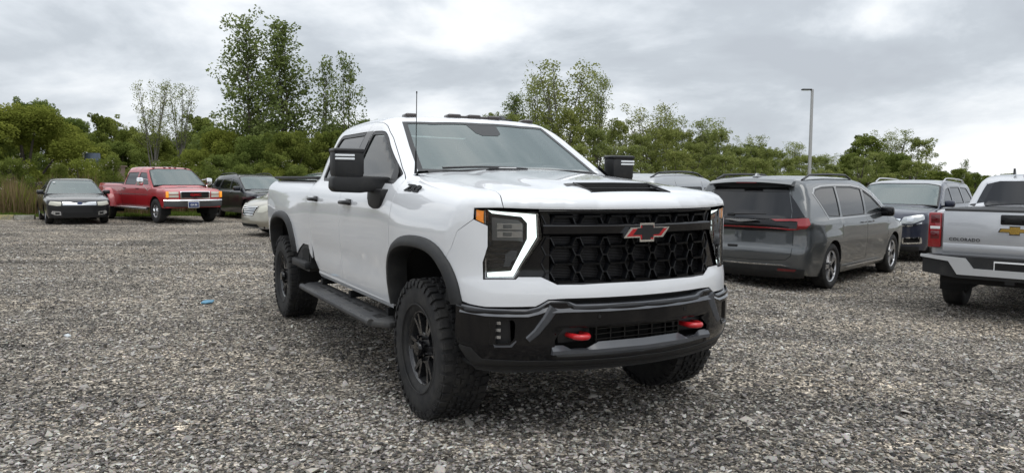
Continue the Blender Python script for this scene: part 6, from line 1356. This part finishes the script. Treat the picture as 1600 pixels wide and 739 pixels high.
# ---- light grey crossover beyond the hood
lg = empty('crossover_car', (4.15, 16.75, -.12), YW); tag(lg, 'light grey crossover roof with black side rail showing above the white hood', 'car')
G_ = Car(lg, 'light_grey_paint', [(.2, .90), (.5, .945), (.8, .95), (1.0, .93), (1.1, .90)], [(.9, .90), (.6, 1.02), (0, 1.09), (-.5, 1.11), (-2, 1.12), (-3.6, 1.15)], [(-.9, 1.62), (-1.3, 1.73), (-1.9, 1.785), (-2.7, 1.77), (-3.4, 1.70)], [(1.0, .92), (1.12, .89), (1.5, .81), (1.78, .70)], (-.15, 1.1, -1.05, 1.68), (-3.62, 1.15, -3.3, 1.70), .88, -3.68, .2, bow=.22, kf=.12, axles=(0, -2.7))
G_.shell([(0, .36, .40), (-2.7, .36, .40)], [[(-.62, 1.16), (-1.12, 1.50), (-1.48, 1.57), (-1.52, 1.13)], [(-1.60, 1.13), (-1.56, 1.58), (-2.4, 1.58), (-2.52, 1.14)], [(-2.60, 1.15), (-2.48, 1.57), (-3.0, 1.53), (-3.2, 1.3), (-3.1, 1.2)]], cuts=[[(-.5, .1), (-.48, 1.1), (-.6, 1.3)], [(-1.56, .1), (-1.52, 1.63)], [(-2.66, .7), (-2.56, 1.0), (-2.52, 1.64)]], names=['front_fender', 'front_door', 'rear_door', 'rear_quarter'], wagon=True)
G_.wheels((0, -2.7), .36, .23, .24, .80, 5, 'silver_metal'); G_.door_mirror(-.55, .90, 1.12, 'light_grey_paint'); G_.rails(-1.25, -3.2, .66, 'gloss_black'); G_.cabin(-.4, 0, rows=(-1.3, -2.2), z=.7)

G_.P('rear_window', rnd(G_.rear([(-.66, 1.14), (-.58, 1.56), (.58, 1.56), (.66, 1.14)]), .05), (-1, 0, .25), 'dark_glass', h=.1, off=.006); G_.P('bumper_valance', G_.rear([(-.80, .24), (-.84, .42), (.84, .42), (.80, .24)]), 'B', 'matte_black', h=.08, off=.006)
for s_ in (-1, 1): G_.P('tail_lamp', rnd(G_.rear([(s_*.55, .88), (s_*.55, 1.0), (s_*.86, 1.02), (s_*.86, .88)]), .02), (-.8, s_*.6, 0), 'tail_red', h=.05, off=.012)
# ---- black sedan far left, facing the camera
sed = empty('sedan_car', (-14.12, 24.9, 0), math.radians(-55)); tag(sed, 'black sedan facing the camera with wide silver grille at the far left', 'car')
S_ = Car(sed, 'black_paint', [(.18, .86), (.4, .90), (.65, .915), (.85, .90), (.95, .86)], [(.94, .70), (.75, .80), (.3, .88), (-.3, .94), (-2, .97), (-3.0, 1.02), (-3.8, 1.0)], [(-.95, 1.34), (-1.3, 1.43), (-1.8, 1.455), (-2.3, 1.43), (-2.7, 1.34)], [(.9, .87), (.97, .84), (1.2, .73), (1.4, .62)], (-.2, .92, -1.12, 1.40), (-3.25, 1.0, -2.45, 1.40), .95, -3.85, .18, bow=.20, kf=.12, bulge=.015, axles=(0, -2.73))
S_.shell([(0, .32, .37), (-2.73, .32, .37)], [[(-.62, .99), (-1.12, 1.27), (-1.5, 1.36), (-1.55, .97)], [(-1.62, .97), (-1.57, 1.36), (-2.2, 1.33), (-2.75, 1.02)]], cuts=[[(-.5, .1), (-.48, .9), (-.6, 1.1)], [(-1.58, .1), (-1.54, 1.42)], [(-2.55, .6), (-2.4, .9), (-2.6, 1.06)]], names=['front_fender', 'front_door', 'rear_door'])
S_.wheels((0, -2.73), .33, .225, .22, .775, 5, 'silver_metal'); S_.door_mirror(-.62, .86, 1.0, 'black_paint', .20, .14); S_.cabin(-.3, 0, rows=(-1.3,), z=.5)
FS_ = S_.front
for k, zc in enumerate((.725, .675, .628)): S_.P('grille_bar', FS_([(-.46, zc-.019), (-.47, zc+.019), (.47, zc+.019), (.46, zc-.019)]), 'F', 'chrome', h=.08, off=.022, lip=.02)
S_.P('grille', FS_([(-.48, .60), (-.49, .75), (.49, .75), (.48, .60)]), 'F', 'gloss_black', h=.08, off=.006)
m_ = MB(); m_.tube([(float(S_.XF(0, .68))+.035, 0, .68), (float(S_.XF(0, .68))+.045, 0, .68)], [.075, .07], 20); ob = m_.build('oval_badge', MAT['plate_blue'], sed); ob.scale = (1, 1, .45); ob.location = (0, 0, .68*.55)
for s_ in (-1, 1):
    S_.P('headlight', rnd(FS_([(s_*.50, .60), (s_*.50, .74), (s_*.80, .76), (s_*.84, .63), (s_*.62, .59)]), .02), (.85, s_*.5, 0), 'haze_lens', h=.05, off=.008)
    fo_ = S_.P('fog_bezel', rnd(FS_([(s_*.50, .30), (s_*.52, .42), (s_*.74, .44), (s_*.78, .36), (s_*.66, .30)]), .02), (.85, s_*.5, 0), 'lens_silver', h=.05, off=.008); S_.P('fog_lens', FS_([(s_*.55, .33), (s_*.55, .39), (s_*.66, .39), (s_*.66, .33)]), (.85, s_*.5, 0), 'liner_black', h=.05, off=.014, parent=fo_)
S_.P('lower_intake', FS_([(-.46, .26), (-.48, .38), (.48, .38), (.46, .26)]), 'F', 'liner_black', h=.08, off=.006)
m_ = MB(); m_.tube([(-.42, -.42, .985), (-.46, .05, 1.0)], .009, 5); m_.tube([(-.42, .10, .99), (-.46, .55, 1.0)], .009, 5); m_.build('wiper', MAT['satin_black'], sed)
m_ = MB(); m_.box((-.95, -.54, 1.315), (.01, .07, .04), rot=(0, -1.0, 0)); m_.build('windshield_sticker', MAT['white_plastic'], sed)

# ---- red older pickup
yr = math.radians(-43); fwd = np.array([math.cos(yr), math.sin(yr)]); lft = np.array([-fwd[1], fwd[0]])
pr_ = np.array([-11.66, 25.3])+lft*.86
red = empty('pickup_truck', (pr_[0], pr_[1], 0), yr); tag(red, 'older red crew cab pickup with dual rear wheels, chrome bumper and blue front plate', 'pickup truck')
R_ = Car(red, 'red_paint', [(.45, .93), (.6, .965), (.9, .975), (1.1, .965), (1.22, .94), (1.3, .91)], [(.80, 1.06), (.5, 1.15), (0, 1.19), (-.5, 1.22), (-2.6, 1.24), (-3.0, 1.30), (-5.2, 1.31)], [(-.75, 1.72), (-1.1, 1.84), (-1.6, 1.875), (-2.3, 1.875), (-2.65, 1.84)], [(1.15, .94), (1.3, .91), (1.7, .78), (1.85, .70)], (-.12, 1.22, -.95, 1.80), (-2.86, 1.26, -2.66, 1.82), .86, -5.2, .48, bow=.05, rbow=.01, k=.05, kf=.05, kc=.08, crown=.03)
R_.shell([(0, .44, .45), (-3.95, .44, .47)], [[(-.58, 1.27), (-.98, 1.72), (-1.50, 1.76), (-1.52, 1.25)], [(-1.64, 1.25), (-1.62, 1.76), (-2.50, 1.74), (-2.60, 1.26)]], cuts=[[(-.50, .3), (-.48, 1.3)], [(-1.58, .3), (-1.56, 1.84)], [(-2.76, .3), (-2.78, 1.5)]], names=['front_fender', 'front_door', 'rear_door', 'bed_side'], deck=('bed_floor', 'liner_black'))
R_.wheels((0,), .40, .25, .21, .84, 8, 'silver_metal', cap='chrome', hub=.10, steer=0); R_.wheels((-3.95,), .40, .24, .21, .97, 8, 'silver_metal', hub=.09, dish=-.06)
for s_ in (-1, 1):
    m_ = MB(); n = 14; pts = [(-3.95-.58*math.cos(a), .50+.60*math.sin(a)) for a in np.linspace(-.05, PI+.05, n)]; vs = []
    for i, p in enumerate(pts):
        f_ = math.sin(PI*i/(n-1)); q = (-3.95+(p[0]+3.95)*.86, .50+(p[1]-.50)*.80); vs += [(p[0], s_*.93, p[1]+.04*f_), (p[0], s_*1.10, p[1]), (p[0]*.5+q[0]*.5, s_*1.17, p[1]*.5+q[1]*.5), (q[0], s_*1.17, q[1]), (q[0], s_*.92, q[1])]
    m_.add(vs, [(5*i+k, 5*i+k+1, 5*i+k+6, 5*i+k+5) for i in range(n-1) for k in range(4)]); m_.build('dual_wheel_fender', MAT['red_paint'], red, 50)
    m_ = MB(); m_.tube([(-.55, s_*1.0, .46), (-3.35, s_*1.0, .46)], .045, 10); m_.box((-1.95, s_*.96, .47), (2.7, .12, .03)); m_.build('running_board', MAT['dull_chrome'], red)
    m_ = MB(); m_.box((-.62, s_*1.18, 1.36), (.10, .20, .26), bev=.035); mm_ = m_.build('door_mirror', MAT['chrome'], red); m_ = MB(); m_.tube([(-.60, s_*1.10, 1.24), (-.55, s_*.96, 1.05)], .012, 6); m_.tube([(-.60, s_*1.10, 1.45), (-.62, s_*.92, 1.42)], .012, 6); m_.build('mirror_arm', MAT['chrome'], mm_)
    for zc in (1.00, .895): R_.P('headlight', R_.front([(s_*.545, zc-.042), (s_*.545, zc+.042), (s_*.84, zc+.042), (s_*.84, zc-.042)]), 'F', 'haze_lens', h=.06, off=.012, lip=.02)
    m_ = MB(); m_.box((.80, s_*.895, .95), (.08, .07, .20), bev=.01); m_.build('turn_lamp', MAT['amber'], red)
    m_ = MB()
R_.handles((-1.42, -2.55), 1.12, 'liner_black', .965)
fg_ = R_.P('grille_frame', rnd(R_.front([(-.50, .80), (-.50, 1.07), (.50, 1.07), (.50, .80)]), .05), 'F', 'chrome', holes=[rnd(R_.front([(-.455, .84), (-.465, 1.03), (.465, 1.03), (.455, .84)]), .04)], h=.08, off=.02, lip=.03)
R_.P('grille', rnd(R_.front([(-.455, .84), (-.465, 1.03), (.465, 1.03), (.455, .84)]), .04), 'F', 'liner_black', h=.1, off=.005)
m_ = MB(); m_.sweep([(float(R_.XF(y, .7))+.10-.12*y*y, y, .66) for y in np.linspace(-.98, .98, 15)], lambda i, p: [(p[0]-.10, p[1], .76), (p[0], p[1], .775), (p[0]+.02, p[1], .74), (p[0], p[1], .56), (p[0]-.05, p[1], .54)]); bm_ = m_.build('front_bumper', MAT['bumper_grey'], red)
m_ = MB(); m_.sweep([(float(R_.XF(y, .7))+.10-.12*y*y, y, .66) for y in np.linspace(-.98, .98, 15)], lambda i, p: [(p[0]-.10, p[1], .772), (p[0]+.004, p[1], .785), (p[0]+.026, p[1], .75), (p[0]+.022, p[1], .73)]); m_.build('bumper_bar', MAT['chrome'], bm_)
px_ = float(R_.XF(0, .7))+.13; m_ = MB(); m_.box((px_, -.12, .62), (.012, .34, .17), bev=.004); pf = m_.build('front_plate', MAT['plate_blue'], red); m_ = MB(); m_.box((px_-.004, -.12, .62), (.012, .37, .20), bev=.004); m_.build('plate_rim', MAT['white_plastic'], pf)
me = text_mesh('GA 06', .085, .002, 0, .002, 1.0); place_text('plate_lettering', me, MAT['white_plastic'], pf, (px_+.009, -.12, .615), (0, 1, 0), (0, 0, 1))
me = text_mesh('GMC', .115, .008, 0, .004, 1.15); me.transform(Matrix.Scale(1.35, 4, (1, 0, 0))); place_text('grille_lettering', me, MAT['red_gloss'], red, (float(R_.XF(0, .93))+.03, 0, .935), (0, 1, 0), (0, 0, 1))
for y in (-.55, -.18, 0, .18, .55):
    m_ = MB(); m_.box((-1.08, y, float(R_.roof(-1.08))-.05*y*y+.004), (.11, .07, .022), bev=.008); m_.build('roof_marker_lamp', MAT['dark_amber'], red)
for y0 in (-.50, .10): m_ = MB(); m_.tube([(-.34, y0, 1.30), (-.38, y0+.45, 1.30)], .010, 5); m_.build('wiper', MAT['satin_black'], red)
R_.cabin(-.35, 0, rows=(-1.25, -2.2), z=.85)
m_ = MB(); m_.add([(-.62, -.972, 1.20), (-.64, -.972, 1.20), (-1.0, -.978, .98), (-.98, -.978, .98)], [(0, 1, 2, 3)]) ; 
m_ = MB(); m_.box((-1.6, -.977, .93), (2.1, .012, .016)); m_.box((-1.6, .977, .93), (2.1, .012, .016)); m_.box((-3.9, -.977, .93), (2.3, .012, .016)); m_.build('side_strip', MAT['dull_chrome'], red)

# ---- dark crossover behind the beige minivan
ds = empty('crossover_car', (-9.43+.60, 27.6+.55, 0), math.radians(-47.5)); tag(ds, 'very dark crossover car parked between the red pickup and the white pickup bed', 'car')
D_ = Car(ds, 'dark_paint', [(.2, .90), (.5, .945), (.75, .95), (.95, .93), (1.08, .89)], [(.9, .86), (.6, .99), (0, 1.06), (-.5, 1.08), (-2, 1.10), (-3.6, 1.12)], [(-.9, 1.52), (-1.3, 1.62), (-1.9, 1.66), (-2.7, 1.63), (-3.3, 1.55)], [(1.0, .91), (1.1, .88), (1.4, .80), (1.65, .70)], (-.15, 1.07, -1.1, 1.58), (-3.62, 1.1, -3.1, 1.57), .90, -3.7, .22, bow=.22, kf=.12, bulge=.015, axles=(0, -2.72))
D_.shell([(0, .36, .41), (-2.72, .36, .41)], [[(-.62, 1.13), (-1.12, 1.45), (-1.48, 1.53), (-1.52, 1.10)], [(-1.60, 1.10), (-1.56, 1.54), (-2.3, 1.53), (-2.55, 1.12)], [(-2.63, 1.13), (-2.42, 1.52), (-2.9, 1.46), (-3.1, 1.25), (-3.0, 1.17)]], cuts=[[(-.5, .1), (-.48, 1.1), (-.6, 1.3)], [(-1.56, .1), (-1.52, 1.6)], [(-2.66, .7), (-2.56, 1.0), (-2.4, 1.6)]], names=['front_fender', 'front_door', 'rear_door', 'rear_quarter'], wagon=True)
D_.wheels((0, -2.72), .36, .23, .24, .81, 5, 'wheel_black'); D_.door_mirror(-.62, .90, 1.12, 'dark_paint', .24, .16); D_.rails(-1.3, -3.0, .66, 'satin_black'); D_.handles((-1.4, -2.35), .98, 'dark_paint'); D_.cabin(-.4, 0, rows=(-1.3,), z=.65)
for s_ in (-1, 1): D_.P('headlight', D_.front([(s_*.50, .72), (s_*.50, .80), (s_*.85, .86), (s_*.86, .78)]), (.8, s_*.6, 0), 'clear_lens', h=.06, off=.008)

# ---- beige minivan nose behind the bed of the white pickup
be = empty('minivan', (-6.90+.72, 20.0+.60, 0), math.radians(220)); tag(be, 'beige minivan with striped chrome grille, its nose peeking out behind the white pickup bed', 'minivan')
E_ = Car(be, 'beige_paint', [(.2, .90), (.45, .96), (.7, .975), (.95, .95), (1.05, .90)], [(.93, .72), (.75, .86), (.3, 1.0), (0, 1.05), (-.5, 1.08), (-2, 1.10), (-4, 1.12)], [(-.8, 1.58), (-1.2, 1.67), (-1.9, 1.73), (-3, 1.73), (-3.9, 1.66)], [(1.0, .93), (1.1, .90), (1.5, .80), (1.7, .72)], (.15, 1.08, -1.05, 1.66), (-4.1, 1.1, -3.85, 1.66), .96, -4.15, .20, bow=.26, kf=.13, fz=[(.2, -.06), (.4, .02), (.5, .01), (.8, -.06), (.95, -.2)], bulge=.012, axles=(0, -3.05))
E_.shell([(0, .35, .40), (-3.05, .35, .40)], [[(-.45, 1.14), (-1.0, 1.48), (-1.42, 1.57), (-1.46, 1.11)], [(-1.54, 1.11), (-1.50, 1.59), (-2.6, 1.61), (-2.66, 1.11)], [(-2.74, 1.11), (-2.70, 1.6), (-3.5, 1.57), (-3.7, 1.16)]], cuts=[[(-.5, .1), (-.48, .9), (-.6, 1.1)], [(-1.50, .1), (-1.46, 1.64)], [(-2.70, .6), (-2.68, 1.64)]], names=['front_fender', 'front_door', 'rear_door', 'rear_quarter'], wagon=True)
E_.wheels((0, -3.05), .34, .22, .22, .84, 5, 'silver_metal'); E_.cabin(-.2, 0, rows=(-1.2,), z=.65); E_.door_mirror(-.55, .92, 1.12, 'beige_paint')
E_.P('grille', E_.front([(-.36, .54), (-.46, .80), (.46, .80), (.36, .54)]), 'F', 'liner_black', h=.07, off=.006)
for k in range(5): zc = .565+k*.053; E_.P('grille_bar', E_.front([(-.365-k*.02, zc-.014), (-.37-k*.02, zc+.014), (.37+k*.02, zc+.014), (.365+k*.02, zc-.014)]), 'F', 'chrome', h=.08, off=.022, lip=.02)
for s_ in (-1, 1): E_.P('headlight', rnd(E_.front([(s_*.52, .62), (s_*.55, .80), (s_*.84, .86), (s_*.88, .70), (s_*.70, .62)]), .02), (.85, s_*.5, 0), 'haze_lens', h=.05, off=.008)
E_.P('lower_intake', E_.front([(-.55, .25), (-.50, .33), (.50, .33), (.55, .25)]), 'F', 'liner_black', h=.08, off=.008); E_.P('bumper_strip', E_.front([(-.80, .20), (-.84, .24), (.84, .24), (.80, .20)]), 'F', 'dull_chrome', h=.08, off=.012)

# ------------------------------------------------------------ lamp post, drum, kerb stops, litter
lp = empty('lamp_post', (PX(1262, 50), 50, 0)); tag(lp, 'tall slim grey lamp post with flat lamp head rising above the right vehicles', 'lamp post')
mat('post_grey', (.40, .40, .40), .5, .3, bump=(20, .2, .01)); m_ = MB(); m_.tube([(0, 0, 0), (0, 0, 7.45)], [.13, .095], 4); m_.build('pole', MAT['post_grey'], lp, 0); m_ = MB(); m_.box((0, 0, .15), (.5, .5, .3), bev=.03); m_.build('base', MAT['post_grey'], lp)
m_ = MB(); m_.box((-.38, -.02, 7.44), (.62, .30, .085), bev=.02); m_.tube([(-.12, 0, 7.42), (0, 0, 7.42)], .05, 6); hd_ = m_.build('lamp_head', MAT['bumper_grey'], lp); m_ = MB(); m_.box((-.42, -.02, 7.392), (.4, .22, .02)); m_.build('lamp_lens', MAT['clear_lens'], hd_)
dm = empty('storage_drum', (PX(147, 38), 38, 0)); mat('drum_blue', (.10, .13, .18), .5); mat('weathered_wood', (.30, .22, .18), .8)
m_ = MB(); m_.lathe([(.001, 2.06), (.33, 2.06), (.35, 2.10), (.35, 2.3), (.36, 2.32), (.35, 2.34), (.34, 2.62), (.33, 2.66), (.001, 2.67)], 24, ax='Z'); m_.build('drum', MAT['drum_blue'], dm)
m_ = MB(); m_.tube([(-.28, 0, 2.66), (-.34, 0, 2.72), (-.40, 0, 2.5)], .06, 8); m_.box((-.34, 0, 2.55), (.22, .3, .24), bev=.03); m_.build('spout', MAT['white_plastic'], dm)
m_ = MB(); m_.box((.55, 0, 2.03), (1.9, .8, .06)); m_.build('platform', MAT['weathered_wood'], dm, 0)
for x in (-.3, 1.4): m_ = MB(); m_.box((x, 0, 1.0), (.12, .5, 2.0)); m_.build('platform_leg', MAT['weathered_wood'], dm, 0)
tag(dm, 'blue grey drum standing on a wooden platform among the bushes above the red pickup', 'drum')
mat('old_yellow', (.42, .36, .16), .85, var=(8, (.22, .2, .15), .4, .6)); mat('old_concrete', (.36, .35, .30), .9, var=(8, (.2, .19, .16), .4, .6))
for px, w_, mt, lb in ((2, .75, 'old_yellow', 'weathered yellow parking stop at the far left edge of the gravel'), (38, .62, 'old_concrete', 'pale weathered parking stop left of the black sedan')):
    m_ = MB(); m_.prism([(-.10, -.01), (-.07, .15), (.07, .15), (.10, -.01)], 'X', -w_/2, w_/2); o = m_.build('parking_stop', MAT[mt], None, 0); o.location = (PX(px, 26.8), 26.8, 0); o.rotation_euler = (0, 0, .25); tag(o, lb, 'parking stop', 'parking stops at the left edge')
mat('blue_plastic', (.10, .26, .38), .5); mat('pale_plastic', (.62, .66, .68), .5)
def scrap(x, y, w, l, mt, lb, sd):
    rg = np.random.default_rng(sd); n = 9; a = np.linspace(0, 2*PI, n, endpoint=False); r = rg.uniform(.55, 1.1, n); m = MB(); t = [(x+math.cos(q)*w*k, y+math.sin(q)*l*k, .018+rg.uniform(0, .02)) for q, k in zip(a, r)]
    m.add([(x, y, .045)]+t+[(p[0], p[1], p[2]-.012) for p in t], [(0, i+1, (i+1) % n+1) for i in range(n)]+[(i+1, i+1+n, (i+1) % n+1+n, (i+1) % n+1) for i in range(n)]); o = m.build('plastic_scrap', MAT[mt], None, 0); tag(o, lb, 'plastic scrap')
scrap(-3.66, 9.15, .075, .10, 'blue_plastic', 'flat scrap of light blue plastic lying on the gravel left of the white pickup', 1)
scrap(-1.42, 3.62, .045, .035, 'pale_plastic', 'small white plastic shard lying in the gravel at the bottom left', 2)
scrap(-4.15, 7.1, .045, .03, 'pale_plastic', 'white flake lying on the gravel near the left edge', 3)
